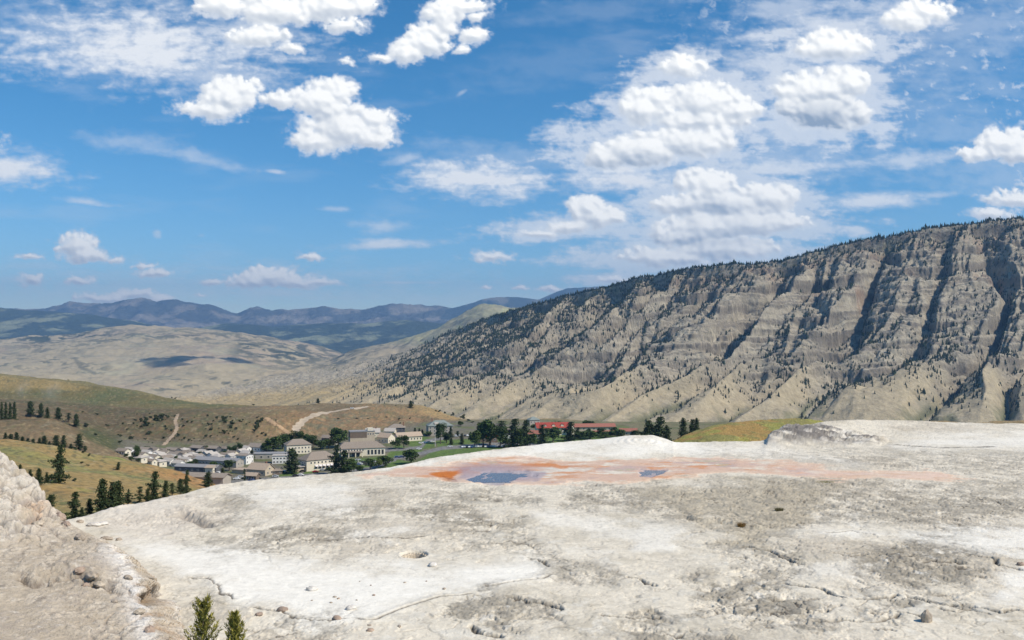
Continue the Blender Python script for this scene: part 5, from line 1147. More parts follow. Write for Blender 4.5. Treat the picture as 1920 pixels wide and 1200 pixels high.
    cars += [(Z2(88, 722), 'silver', 'parked nearest the terrace rim beside the shed', 10), (Z2(290, 712), 'black', 'on the road left of the brown bush', 5), (Z2(340, 710), 'white', 'on the road just behind the black car', 5), (Z2(362, 668), 'black', 'alone on the lawn-side road below the awnings', 0), (Z2(490, 675), 'red', 'parked below the awning building', 0),
             (Z2(150, 676), 'green', 'first in the line under the big tree', -5), (Z2(185, 678), 'white', 'second in the line under the big tree', -5), (Z2(560, 660), 'silver', 'below the awnings, right of the red car', 5), (Z2(610, 658), 'blue', 'below the awnings, near the tall fir', 5),
             (Z2(855, 592), 'black', 'first in the lot under the hotel porch', 60), (Z2(880, 606), 'blue', 'second in the lot under the hotel porch', 60), (Z2(915, 604), 'blue', 'third in the lot under the hotel porch', 60), (Z2(945, 598), 'silver', 'fourth in the lot under the hotel porch', 60), (Z2(970, 580), 'black', 'last in the lot under the hotel porch', 60),
             (Z2(915, 556), 'silver', 'leaving in front of the hotel porch', 8), (Z2(1060, 566), 'white', 'first of the pair behind the round bushes', 15), (Z2(1085, 572), 'silver', 'second of the pair behind the round bushes', 15), (Z2(1305, 528), 'blue', 'left one of two blue cars by the lawn road', 10), (Z2(1350, 524), 'blue', 'right one of two blue cars by the lawn road', 10),
             (Z2(1525, 448), 'white', 'driving past the green lawn', 12), (Z2(1545, 386), 'white', 'first in the row above the lawn', 14), (Z2(1580, 384), 'white', 'second in the row above the lawn', 14), (Z2(1620, 378), 'silver', 'third in the row above the lawn', 14), (Z2(1660, 370), 'white', 'fourth in the row above the lawn', 14),
             (Z2(1835, 420), 'white', 'on the lawn road behind the flagpole', 5), (Z2(1855, 322), 'white', 'first in the line beside the stone house trees', 0), (Z2(1890, 320), 'silver', 'second in the line beside the stone house trees', 0),
             (Z1(1100, 612), 'red', 'parked beside the tan store annex', 20), (Z1(1010, 582), 'white', 'beside the red car near the store annex', -20), (Z1(965, 568), 'red', 'in front of the cream house end', 0), (Z1(1195, 642), 'white', 'in the lot left of the station canopy', 10), (Z1(1235, 622), 'silver', 'behind the white car near the canopy', 30),
             (Z1(1345, 655), 'blue', 'under the station canopy', 0), (Z1(1405, 640), 'black', 'right of the station canopy', 50), (Z2(855, 46), 'white', 'driving on the dirt road over the brown hill', 10)]
    for i in range(19): cars.append((Z3(250+i*16, 296-i*.35), ['white', 'silver', 'black', 'white', 'blue', 'silver', 'white'][i % 7], 'in the long row in front of the trees, number %s from the left' % (ordn[i] if i < 13 else ['fourteen', 'fifteen', 'sixteen', 'seventeen', 'eighteen', 'nineteen'][i-13]), 78))
    for i in range(6): cars.append((Z3(205+i*20, 216), ['white', 'silver', 'white', 'black', 'white', 'silver'][i], 'in the short upper row by the meadow, %s from the left' % ordn[i], 80))
    for (px, py), c, lab, deg in cars:
        loc = VAL.hit(px, py, 480, 1300); loc = (loc[0], loc[1], loc[2]+.12); lab = '%s car %s' % (c, lab)
        if c not in cu: cu.add(c); o = CC[c]; o.location = loc; o.rotation_euler = (0, 0, R(deg)); o['label'] = lab; o['group'] = 'parked cars'
        else: dup(CC[c], loc, R(deg), 1.0, lab, 'parked cars')
    # -------- poles
    for px, py, hp, k, lab in ((816, 838, 34, 'flagpole', 'tall pale flagpole on the lawn island'), (631, 836, 25, 'mast', 'thin pale mast in front of the big leafy tree'), (518, 803, 26, 'utility_pole', 'thin wooden utility pole on the brown slope'), (672, 866, 8, 'sign_post', 'small post beside the hotel drive'), (515, 868, 8, 'lamp_post', 'pale lamp post beside the flat blue roof')):
        X, Y, z = VAL.hit(px, py, 560, 1250); h = hp*Y/F
        r = root(k, (X, Y, z), lab, k.replace('_', ' ')); pm = M['wood_pole'] if k == 'utility_pole' else M['trim_white']
        MB().tube((0, 0, -.5), (0, 0, h), .16, .09, 8).build('pole', pm, r)
        if k == 'utility_pole': MB().box(-1.2, 1.2, -.08, .08, h*.9, h*.9+.16).build('cross_arm', pm, r)
        elif k in ('flagpole', 'mast'): MB().tube((0, 0, h), (0, 0, h+.35), .16, .05, 8).build('finial', pm, r)
        elif k == 'sign_post': MB().box(-.7, .7, -.05, .05, h*.7, h).build('sign_board', M['brown_wall'], r)
        else: MB().tube((0, 0, h-.1), (1.1, 0, h), .07, .05, 6).box(.9, 1.6, -.15, .15, h-.12, h+.05).build('lamp_arm', pm, r)

def plants():
    def T(kind, px, base, hp, wp, label, y=(0, 1e9), g=None): return tree(kind, px, base, hp, label, y, wp=wp, group=g)
    # pines beyond the left rim (their feet are behind the terrace edge)
    for k, px, b, h, w, y, lab in (('pine2', 93, 951, 23, 30, (150, 400), 'single spreading pine on the orange slope behind the rubble rocks'), ('bigtree', 139, 974, 52, 24, (120, 330), 'tall ragged dark pine nearest the rock slope'), ('fir', 154, 975, 24, 14, (120, 330), 'short green fir at the foot of the tall ragged pine'),
         ('pine', 168, 968, 32, 20, (120, 330), 'low pine on the left of the big pine clump'), ('pine', 192, 968, 70, 34, (120, 330), 'tallest left pine of the big clump beyond the rim'), ('pine2', 208, 966, 62, 34, (120, 330), 'middle pine of the big clump beyond the rim'), ('pine', 222, 962, 60, 30, (120, 330), 'right pine of the big clump beyond the rim'), ('snag', 240, 950, 26, 28, (120, 330), 'sparse low pine reaching right from the big clump'),
         ('fir', 241, 926, 9, 6, (200, 420), 'tiny fir on the orange slope above the big clump'), ('snag', 262, 950, 38, 18, (120, 330), 'thin sparse pine left of the tall column pine'), ('pine', 277, 946, 30, 16, (120, 330), 'short pine against the left side of the tall column pine'), ('bigtree', 288, 944, 60, 24, (120, 330), 'tall column-shaped pine by the rim'), ('pine2', 309, 938, 36, 20, (120, 330), 'medium pine just right of the tall column pine'),
         ('snag', 323, 932, 26, 18, (120, 330), 'low sparse pine between two dark pines at the rim'), ('pine', 338, 926, 28, 20, (120, 330), 'bushy pine at the foot of the slim one'), ('bigtree', 349, 926, 44, 13, (120, 330), 'slim pine at the right end of the rim group'),
         ('pine', 390, 914, 28, 24, (300, 560), 'broad dark conifer over the rim below the parking lot'), ('fir', 417, 910, 32, 19, (300, 560), 'dark conical fir right of the broad conifer'), ('snag', 459, 906, 36, 8, (300, 560), 'very thin dead-looking conifer in front of the store'),
         ('pine', 38, 888, 17, 12, (200, 460), 'small pine at the left edge of the yellow hill'), ('fir', 57, 900, 20, 13, (200, 460), 'second small fir on the yellow hill'), ('pine', 73, 910, 31, 20, (200, 460), 'dark pine left of the tall leaning tree'), ('fir', 88, 906, 20, 11, (200, 460), 'slim fir touching the tall leaning tree'), ('bigtree', 110, 908, 72, 28, (200, 460), 'tall leaning dark tree on the yellow hill'),
         ('pine2', 221, 882, 15, 12, (200, 480), 'lone small pine in the middle of the yellow hill'),
         ('fir', 3, 787, 33, 11, (560, 700), 'first conifer of the dark row at the left edge'), ('fir', 11, 787, 32, 11, (560, 700), 'second conifer of the dark row at the left edge'), ('fir', 19, 786, 31, 11, (560, 700), 'third conifer of the dark row at the left edge'), ('fir', 27, 785, 33, 12, (560, 700), 'fourth conifer of the dark row at the left edge'),
         ('pine', 57, 783, 29, 20, (560, 900), 'broad conifer on the crest of the small brown hill'), ('pine', 77, 784, 27, 15, (560, 900), 'conifer second along the small brown hill crest'), ('fir', 89, 785, 20, 12, (560, 900), 'conifer third along the small brown hill crest'), ('pine', 109, 788, 24, 18, (560, 900), 'conifer fourth along the small brown hill crest'), ('snag', 128, 792, 18, 14, (560, 900), 'sparse pale conifer beside the last crest pine'), ('pine', 143, 801, 25, 16, (560, 900), 'last conifer where the small brown hill drops')):
        tree(k, px, b, h, lab, y, wp=w)
    for i, (px, b, h, w) in enumerate([(10,835,22,14),(20,836,22,16),(31,836,25,16),(42,836,17,14),(52,838,15,13),(62,838,14,12),(74,838,16,12),(83,839,21,18),(93,840,12,10),(105,840,24,20),(119,841,22,16),(133,842,10,10),(148,843,28,22),(160,845,9,10)]):
        tree('pine' if i % 2 else 'fir', px, b, h, '%s pine from the left in the row behind the yellow hill crest' % ['first','second','third','fourth','fifth','sixth','seventh','eighth','ninth','tenth','eleventh','twelfth','thirteenth','fourteenth'][i], (430, 700), wp=w, group='pines behind the yellow hill')
    # village trees
    for k, px, b, h, w, lab in (('broad2', 255, 863, 23, 14, 'dark rounded tree at the left end of the cottages'), ('broad', 276, 846, 8, 14, 'low dark tree behind the larger left cottage'), ('broad2', 385, 848, 11, 12, 'small tree behind the cottages'), ('poplar', 431, 851, 17, 9, 'left poplar of three behind the cottages'), ('poplar', 440, 851, 18, 9, 'middle poplar of three behind the cottages'), ('poplar', 450, 850, 22, 9, 'right poplar of three behind the cottages'),
        ('fir', 472, 864, 17, 12, 'conical fir beside the flat blue roof'), ('broad', 512, 846, 26, 30, 'large dark tree at the left of the tree belt'), ('broad2', 530, 842, 24, 22, 'second dark tree of the tree belt'), ('broad', 545, 838, 22, 24, 'third dark tree of the tree belt'), ('broad2', 558, 838, 26, 22, 'fourth dark tree of the tree belt'), ('broad', 573, 839, 22, 20, 'fifth dark tree of the tree belt'), ('broad2', 587, 841, 22, 20, 'sixth dark tree of the tree belt'), ('broad', 601, 843, 16, 22, 'low tree near the right end of the tree belt'), ('broad2', 616, 842, 16, 18, 'low tree beside the great leafy tree'), ('broad', 500, 848, 16, 18, 'low tree beside the gabled grey house'),
        ('broad', 635, 840, 34, 34, 'great leafy tree left of the hotel block'), ('broad', 687, 821, 15, 20, 'leafy tree behind the hotel block'), ('broad', 352, 874, 8, 18, 'low bushes behind the long barn'), ('broad', 405, 884, 18, 20, 'leafy tree in front of the long grey building'), ('broad2', 430, 884, 19, 18, 'leafy tree left of the tan store'), ('pine', 548, 888, 42, 28, 'large dark tree in front of the white annex'),
        ('bigtree', 629, 890, 50, 17, 'tall dark conifer right of the awning building'), ('bigtree', 643, 892, 42, 18, 'ragged conifer beside the tallest one'), ('broad', 655, 891, 28, 24, 'rounded tree at the rim below the hotel'), ('broad', 674, 886, 12, 18, 'low bush right of the rounded rim tree'), ('broad2', 694, 882, 19, 20, 'bushy tree below the hotel lot'), ('pale', 709, 879, 16, 18, 'pale green bushy tree below the hotel lot'), ('broad', 723, 876, 21, 28, 'wide bushy tree at the rim below the hotel'), ('broad', 771, 871, 27, 29, 'round dense tree at the rim beside the lawn'),
        ('broad', 742, 843, 21, 16, 'left tree of the pair on the lawn right of the hotel'), ('broad2', 757, 842, 22, 17, 'right tree of the pair on the lawn right of the hotel'), ('pale', 737, 821, 8, 8, 'small pale tree between the barracks and cream house'), ('fir', 778, 814, 10, 6, 'first little fir right of the barracks'), ('fir', 786, 815, 10, 6, 'second little fir right of the barracks'), ('fir', 792, 815, 8, 6, 'third little fir right of the barracks'), ('broad', 800, 818, 8, 16, 'low tree left of the stone house'),
        ('broad2', 826, 833, 35, 17, 'tall dark tree in front of the stone house'), ('poplar', 837, 831, 24, 12, 'slender tree right of the tall dark one'), ('fir', 845, 821, 19, 9, 'dark fir at the right corner of the stone house'), ('fir', 846, 834, 11, 8, 'small fir on the lawn road'), ('fir', 858, 818, 9, 8, 'short fir by the meadow'), ('fir', 866, 833, 18, 9, 'dark fir left of the row of cars'), ('broad', 864, 800, 9, 11, 'round bush on the tan slope behind the meadow'),
        ('broad', 890, 836, 28, 20, 'leafy tree at the left end of the lodge grove'), ('broad2', 906, 834, 36, 20, 'second tree of the lodge grove'), ('broad', 918, 835, 44, 32, 'largest dark tree of the lodge grove'), ('pale', 920, 832, 26, 22, 'pale yellow-green tree in front of the red roof'), ('broad2', 938, 838, 34, 22, 'dark tree right of the largest one'), ('snag', 940, 815, 24, 20, 'bare brown tree behind the lodge grove'),
        ('bigtree', 961, 836, 44, 19, 'tall dark conifer left of the lodge'), ('broad2', 970, 836, 30, 18, 'leafy tree against the tall conifer'), ('bigtree', 983, 834, 40, 15, 'second tall conifer left of the lodge'), ('broad', 978, 834, 18, 18, 'low tree between the two tall conifers'), ('broad', 994, 833, 20, 20, 'tree below the small orange roof'), ('pale', 1008, 806, 12, 22, 'pale tree behind the small orange roof'), ('fir', 1017, 830, 30, 15, 'dark fir left of the big lodge'), ('broad', 1019, 800, 8, 14, 'tree behind the left end of the lodge'),
        ('broad', 1037, 827, 24, 24, 'bright round tree in front of the lodge'), ('bigtree', 1067, 825, 30, 16, 'tall conifer in front of the lodge wing'), ('broad2', 1046, 803, 12, 18, 'tree over the lodge roof'), ('broad', 1088, 821, 13, 22, 'round bush right of the tall lodge conifer'), ('broad', 1106, 820, 14, 28, 'wide bushes below the long red wing'), ('broad', 1107, 803, 15, 23, 'round tree behind the long red roof'), ('broad', 1101, 815, 12, 10, 'small tree on the long red wing corner'), ('broad', 1135, 818, 9, 26, 'low bushes below the front wing'), ('broad', 1157, 818, 14, 26, 'bushes left of the last red wing'), ('broad2', 1190, 821, 14, 12, 'small tree right of the last red wing'),
        ('bigtree', 1082, 819, 17, 9, 'dark conifer at the left end of the long red wing'), ('broad2', 1127, 815, 13, 12, 'leafy tree cutting across the long red wing'), ('broad', 1150, 813, 13, 12, 'leafy tree at the right end of the long red wing'), ('broad2', 1027, 818, 15, 11, 'leafy tree cutting the bright red lodge roof'),
        ('bigtree', 1212, 822, 33, 24, 'left conifer of the dark clump over the white dome'), ('bigtree', 1233, 824, 42, 30, 'tallest conifer of the dark clump over the white dome'), ('pine', 1222, 824, 28, 24, 'middle conifer of the dark clump over the white dome'), ('pine', 1250, 826, 28, 24, 'right conifer of the dark clump over the white dome'), ('pine', 1281, 812, 28, 22, 'dark conifer at the edge of the grassy knoll'), ('pine2', 1296, 806, 20, 18, 'second conifer at the edge of the grassy knoll'), ('pine', 1306, 800, 16, 16, 'third conifer at the edge of the grassy knoll')):
        yr = (560, 1300)
        if px > 1195: yr = (500, 640)
        if px > 1195:
            tree(k, px, b, h, lab, wp=w, Yfix=None, y=yr) if False else None
            H = PROTO[k][0]; Y = 620.; X = (px-960)/F*Y; z = CZ+(HZ-b-22)/F*Y; s = (h+22)*Y/F/H
            r = root(NAMES[k], (X, Y, z), lab, 'pine tree'); r.scale = (w*Y/F/PROTO[k][1]*1.15,)*2+(s,)
            link('trunk', PROTO[k][3], r); link('crown', PROTO[k][2], r)
        else: tree(k, px, b+(3 if 880 < px < 1200 else 0), h*(1.22 if 880 < px < 1200 else 1.12), lab, yr, wp=w*(1.6 if 880 < px < 1200 else 1.4))
    rg = random.Random(8)
    for i in range(34):
        zx, zy = rg.uniform(80, 1080), rg.uniform(368, 490); px, py = 220+zx/5.333, 780+zy/5.333
        if py > 862+(px-240)*.2: continue
        tree('broad' if i % 2 else 'broad2', px, py+2, rg.uniform(6.5, 12), 'small garden tree between cottages, %s part, %s' % ('left' if px < 300 else 'middle' if px < 360 else 'right', 'back' if py < 855 else 'centre' if py < 865 else 'front'), (560, 900), wp=rg.uniform(8, 15), group='garden trees between the cottages')
    # junipers dotting the brown slope
    Z1 = lambda x, y: (220+x/5.333, 780+y/5.333)
    jl = [(475,118,5,7),(490,143,5,7),(535,160,6,7),(610,205,8,9),(670,242,6,7),(717,257,6,7),(470,226,5,8),(150,228,5,7),(650,50,4,6),(660,120,5,7),(700,72,5,7),(745,70,5,6),(882,218,6,8),(932,214,6,6),(935,150,7,9),(912,98,7,7),(942,93,4,6),(1062,170,8,8),(1070,192,6,8),(1095,162,3,5),(1185,142,5,8),(1165,222,5,7),(1210,250,4,6),(1255,45,4,5),(1220,66,5,7),(1290,92,3,4),(990,30,6,7),(905,14,5,6),(1400,218,3,4),(320,185,8,15),(300,190,5,8),(100,140,4,6),(60,96,4,6),(25,250,7,10),(130,310,7,9),(290,230,3,4),(530,262,3,4),(960,60,4,5),(1110,190,3,5),(1130,20,5,6),(1150,60,4,5),(850,90,2,3),(770,240,3,4),(1450,190,5,8),(1480,205,6,7),(575,20,5,6)]
    cl = [(1060,60,12,10),(1085,45,9,9),(1075,80,8,9),(1140,105,11,10),(1130,130,8,9),(1160,88,6,7),(1380,150,12,9),(1395,125,12,9),(1410,100,12,9),(1425,80,9,8),(1440,62,9,8),(1370,170,8,8),(1410,140,8,8),(1400,30,5,7),(390,40,11,10),(430,30,11,10),(460,22,10,10),(500,30,9,9),(410,60,9,9),(445,55,9,9),(270,90,11,12),(290,60,11,12),(310,105,9,12),(250,120,8,12),(235,60,9,10),(180,60,5,8),(160,95,4,6),(330,40,8,9)]
    k = 0
    for (x, y_, h, w) in jl:
        px, py = Z1(x, y_); k += 1
        tree('bush' if k % 2 else 'bush2', px, py, h, 'lone dark juniper '+spot(px, py), (760, 1000), wp=w, group='lone junipers on the brown slope')
    for (x, y_, h, w) in cl:
        px, py = Z1(x, y_); k += 1
        tree('bush' if k % 2 else 'bush2', px, py, h, 'juniper crowded in a thicket '+spot(px, py), (760, 1000), wp=w, group='juniper thickets on the brown slope')
    Z5 = lambda x, y: (400+x/3.2, 500+y/3.2)
    for (x, y_, h, w) in [(1335,868,5,4),(1355,872,4,7),(1360,858,3,5),(1390,866,3,5),(1440,872,10,7),(1430,880,5,6),(1500,880,13,8),(1505,900,5,8),(1530,925,6,10),(1555,935,4,8),(1590,940,4,5),(1485,865,6,9),(1115,920,6,6),(1180,915,5,4),(1120,945,6,5),(1040,905,3,5),(1095,834,2,4),(930,912,3,6),(860,910,3,7),(750,915,3,7),(1390,838,5,6)]:
        px, py = Z5(x, y_); k += 1
        tree('bush2', px, py+1, h, 'small juniper on the orange hill %s, %s' % ('above the hotel' if px < 740 else 'above the barracks' if px < 800 else 'above the stone house' if px < 850 else 'at its right end', 'near the crest' if py < 774 else 'on the face' if py < 786 else 'near the foot'), (880, 1250), wp=w, group='junipers on the orange hill')
    rg = random.Random(31)
    for i in range(46):
        px = rg.uniform(230, 520); py = rg.uniform(776, 842); k += 1
        tree('bush', px, py, rg.uniform(1.6, 3), 'tiny dark shrub '+spot(px, py), (760, 1000), wp=rg.uniform(2.5, 4.5), group='tiny shrubs on the brown slope')
    for (px, py, h, w, lab, y) in ((157, 850, 7, 9, 'low dark shrub on the crest of the yellow hill', (250, 480)), (167, 858, 9, 6, 'upright dark shrub on the crest of the yellow hill', (250, 480)), (153, 871, 6, 9, 'dark shrub right of the tall leaning tree top', (250, 480)), (165, 875, 4, 7, 'small flat shrub beside the dark shrub', (250, 480)), (140, 903, 8, 11, 'round shrub at the foot of the tall leaning tree', (200, 480)),
                                   (182, 779, 5, 8, 'shrub on the brown bench above the pines', (760, 1040)), (155, 775, 3, 6, 'small shrub left of the bench shrub', (760, 1040)), (201, 800, 6, 9, 'shrub on the slope right of the last crest pine', (640, 1000)), (179, 818, 7, 9, 'shrub above the green draw', (620, 1000)), (225, 832, 8, 9, 'shrub at the lower end of the green draw', (620, 1000)), (247, 824, 6, 8, 'shrub beside the green draw', (700, 1000)), (162, 800, 9, 13, 'low dark shrub beside the last crest pine', (620, 1000)),
                                   (596, 755, 10, 10, 'lone dark tree on the bench skyline', (1100, 1420)), (636, 755, 3, 6, 'small shrub on the bench skyline', (1100, 1420)), (475, 753, 4, 6, 'little shrub at the end of the green hill', (1200, 1420)), (322, 741, 5, 4, 'left one of two tiny trees on the green hill skyline', (1200, 1420)), (329, 742, 5, 5, 'right one of two tiny trees on the green hill skyline', (1200, 1420)), (128, 714, 3, 3, 'tiny shrub high on the green hill', (1150, 1420)), (770, 766, 14, 12, 'bare dark tree on top of the orange hill', (1000, 1250))):
        tree('pine' if h > 8 and w < 13 and 'shrub' not in lab else 'bush2', px, py, h, lab, y, wp=w)

def spot(px, py):
    return '%s and %s' % ('left of the footpath' if px < 305 else 'just right of the footpath' if px < 370 else 'midway to the utility pole' if px < 440 else 'near the tan track', 'high on the slope' if py < 792 else 'halfway up' if py < 812 else 'low by the cottages')
def ribbon(name, pts, wid, mat, label, y, n=120, lift=.18):
    P = np.array(pts, float); t = np.linspace(0, len(P)-1, n); k = np.arange(len(P))
    px = blur(np.interp(t, k, P[:, 0]), 3, 0); py = blur(np.interp(t, k, P[:, 1]), 3, 0)
    C = np.array([VAL.hit(a, b, *y) for a, b in zip(px, py)]); C = np.stack([blur(C[:, i], 3, 0) for i in range(3)], -1)
    T = np.gradient(C[:, :2], axis=0); T /= np.linalg.norm(T, axis=1, keepdims=True)+1e-9; Nn = np.stack([-T[:, 1], T[:, 0]], -1)
    rows = []
    for s_ in (-1, -.5, 0, .5, 1):
        q = C[:, :2]+Nn*wid/2*s_*(1+.2*np.sin(np.arange(n)*.7))[:, None]; z = np.array([VAL.at(a, b) for a, b in q])+lift
        rows.append(np.concatenate([q, z[:, None]], 1))
    V = np.array(rows); me = mesh_np(name, V, gridfaces(5, n), None, mat)
    if sum(p.normal.z for p in me.polygons) < 0: me.flip_normals()
    o = link(name, me); o['kind'] = 'structure'; o['label'] = label
def paths():
    dirt = flat_mat('dirt', (.42, .34, .25), var=.15, vs=.2); foot = flat_mat('worn_dirt', (.36, .27, .185), var=.2, vs=.3)
    ribbon('dirt_road', [(566,818),(558,812),(553,806),(560,800),(570,790),(582,782),(600,776),(630,771),(655,768),(680,765),(694,762)], 7, dirt, 'pale dirt road curving up over the brown hill', (800, 1200))
    ribbon('footpath', [(302,843),(308,835),(316,826),(326,815),(332,806),(331,798),(328,792),(331,784),(334,776)], 3.2, foot, 'worn footpath climbing the brown slope behind the cottages', (760, 1000))
    ribbon('footpath', [(497,783),(510,792),(525,802),(540,812),(548,815)], 5, flat_mat('tan_dirt', (.40, .265, .15), var=.2, vs=.3), 'tan spur track coming down beside the utility pole', (780, 1000))

def foreground():
    # young conifers at the bottom edge
    for k, (px, top, bot, wpx, lab, sd) in enumerate(((381, 1122, 1262, 66, 'young yellow-green conifer at the bottom edge, the wider of two', 21), (440, 1146, 1285, 46, 'young yellow-green conifer at the bottom edge, the narrower of two', 22))):
        X, Y, z = terr_hit(px, 1235); Y = 37.; X = (px-960)/F*Y; z = CZ-14.3; zt = CZ-(top-HZ)/F*Y; H = zt-z; W = wpx*Y/F
        r = root('young_conifer', (X, Y, z), lab, 'young tree', 'young conifers')
        m = MB(); m.tube((0, 0, -.3), (0, 0, H*.96), .05, .012, 7)
        rng = np.random.RandomState(sd); P = []; nb = 56
        for i in range(nb):
            t = .04+.94*(i+rng.rand())/nb; rr = W/2*((1-t)**.6*1.15+.12)*rng.uniform(.5, 1.15); az = i*2.399
            up = .75+.5*rng.rand(); kk = 60; q = np.linspace(.12, 1, kk)*rr
            z0 = t*H*.97-rr*.25; zz = z0+q*up*.9+.5*q*q/rr
            cx = q*math.cos(az); cy = q*math.sin(az)
            m.tube((0, 0, z0), (cx[-1]*.9, cy[-1]*.9, zz[-1]), .014, .004, 4)
            for _ in range(1):
                P.append(np.stack([cx+rng.normal(size=kk)*.032, cy+rng.normal(size=kk)*.032, zz+rng.normal(size=kk)*.035], 1))
        m.build('trunk', BARK, r, True)
        P = np.concatenate(P); n = len(P)
        a = rng.normal(size=(n, 3))*.6; a[:, 2] = np.abs(a[:, 2])+.55; a[:, :2] += P[:, :2]/np.linalg.norm(P[:, :2], axis=1, keepdims=True)*.5
        a /= np.linalg.norm(a, axis=1, keepdims=True); b = np.cross(a, rng.normal(size=(n, 3))); b /= np.linalg.norm(b, axis=1, keepdims=True)
        L_ = .17*rng.uniform(.6, 1.3, (n, 1)); V = np.stack([P-b*.024, P+b*.024, P+a*L_], 1).reshape(-1, 3)
        tip = np.repeat(np.linspace(0, 1, 60)[None], n//60, 0).ravel()[:, None]
        tint = np.array([.085, .11, .028])*(1-tip)+np.array([.27, .24, .05])*tip; tint = tint*rng.uniform(.6, 1.35, (n, 1))
        link('crown', mesh_np('crown', V, None, np.arange(3*n).reshape(-1, 3), LEAF, {'tint': np.repeat(tint, 3, 0)}, smooth=False), r)
    # stones, boulders
    def rock(w, d, h, seed, mat, res=26, sharp=.3):
        th = np.linspace(0, 2*np.pi, res*2, endpoint=False); ph = np.linspace(-.5*np.pi, .5*np.pi, res)
        A, B = np.meshgrid(th, ph, indexing='ij'); x, y, z = np.cos(A)*np.cos(B), np.sin(A)*np.cos(B), np.sin(B)
        rr = 1+.35*fbm(x*1.3+seed, y*1.3+z*1.7, 4, 5001+seed)+sharp*.5*ridged(x*2+z, y*2-z, 3, 5021+seed)
        V = np.stack([x*rr*w/2, y*rr*d/2, z*rr*h/2+h*.22], -1); n1, n2 = A.shape
        i = np.arange(n1*n2).reshape(n1, n2); j = np.roll(i, -1, 0)
        f = np.stack([i[:, :-1], j[:, :-1], j[:, 1:], i[:, 1:]], -1).reshape(-1, 4)
        me = mesh_np('rock', V, f, None, mat); return me
    gr = flat_mat('grey_stone', (.36, .30, .24), var=.3, vs=4, bump=.03); br = flat_mat('brown_stone', (.36, .27, .21), var=.35, vs=2.5, bump=.05); wh = flat_mat('pale_stone', (.60, .56, .51), var=.2, vs=3, bump=.04)
    for k, (px, py, Y, w, d, h, rz, mt, lab) in enumerate(((100, 968, 55, .95, .7, .8, -.3, gr, 'grey rounded boulder on the lip of the rock slope'), (112, 970, 54.5, .9, .55, .55, -.7, br, 'brown boulder sliding down from the grey rounded one'), (124, 983, 53.5, .95, .4, .38, -.8, br, 'long narrow brown rock at the end of the boulder chain'), (95, 956, 56, .5, .4, .4, .2, gr, 'small knobbly rock above the grey rounded boulder'),
                                                  (150, 980, 0, .5, .35, .3, .2, gr, 'small dark stone just right of the boulder chain'), (178, 986, 0, 1.1, .6, .35, .1, wh, 'pale flat boulder low on the terrace edge'), (193, 984, 0, .7, .5, .3, .4, wh, 'pale small boulder touching the flat one'), (200, 1012, 0, .9, .5, .3, -.2, gr, 'greyish slab beside the ridge of the rock slope'), (223, 1013, 0, .4, .3, .2, 0, gr, 'small stone right of the greyish slab'))):
        X = (px-960)/F*Y if Y else 0; z = CZ-(py-HZ)/F*Y if Y else 0
        loc = (X, Y, z-h*.25) if Y else terr_hit(px, py)
        o = link('boulder', rock(w, d, h, k, mt)); o.location = loc; o.rotation_euler = (0, 0, rz); tag(o, lab, 'boulder')
    MX, MY, MZ = MND; MPX, MPY = pxy(MX, MY, MZ); ang = flat_mat('broken_rock', (.43, .365, .29), var=.35, vs=3, bump=.05)
    for k, (px, py, s_, where) in enumerate([(38, 1078, .5, 'at the left end of the broken ledge'), (62, 1084, .7, 'in the left part of the broken ledge'), (88, 1080, .45, 'in the middle of the broken ledge'), (120, 1077, .35, 'right of the ledge middle'), (150, 1072, .55, 'near the right end of the broken ledge'), (172, 1084, .7, 'over the dark hollow of the ledge'), (186, 1098, .5, 'at the right end of the broken ledge'), (160, 1100, .4, 'below the right end of the ledge'),
          (150, 1010, .5, 'on the upper crest of the bank'), (182, 1026, .4, 'on the crest above the white strip'), (20, 930, .7, 'low in the rubble at the left edge'), (48, 960, .6, 'beside the orange stain in the rubble'), (70, 985, .45, 'just under the orange stain'), (28, 985, .4, 'under the rubble at the left'), (240, 1085, .4, 'on the white strip'), (262, 1150, .5, 'low on the right face of the bank'), (280, 1185, .6, 'at the foot of the bank face'), (215, 1130, .3, 'left of the white strip')]):
        q = int(np.argmin((MPX-px)**2+(MPY-py)**2)); r_ = s_*MY.ravel()[q]/45
        o = link('boulder', rock(r_, r_*.7, r_*.55, 80+k, (ang, br, gr)[k % 3], 18, .8)); o.location = (MX.ravel()[q], MY.ravel()[q], MZ.ravel()[q]+CZ); o.rotation_euler = (.2*math.sin(k), .2*math.cos(k*2), k*1.1)
        tag(o, '%s broken rock %s' % (('tan', 'brown', 'grey')[k % 3], where), 'boulder', 'broken rocks on the bank')
    st = [rock(.34, .24, .16, 40+i, m_, 12) for i, m_ in enumerate((gr, br, gr))]
    Z6 = lambda x, y: (450+x/2.56, 950+y/2.56)
    for i, (x, y, s_) in enumerate([(455,436,.6),(472,444,.55),(437,463,.5),(345,452,.4),(642,427,.6),(790,366,.5),(980,398,.7),(628,380,.35),(575,360,.3),(560,450,.4),(625,597,1.1),(765,580,.7),(620,572,.6),(895,360,.4)]):
        px, py = Z6(x, y); o = link('stone', st[i % 3]); o.location = terr_hit(px, py); o.scale = (s_,)*3; o.rotation_euler = (0, 0, i*1.3); tag(o, 'tiny dark stone scattered over the white flat of the terrace', 'stone', 'dark stones on the white flat')
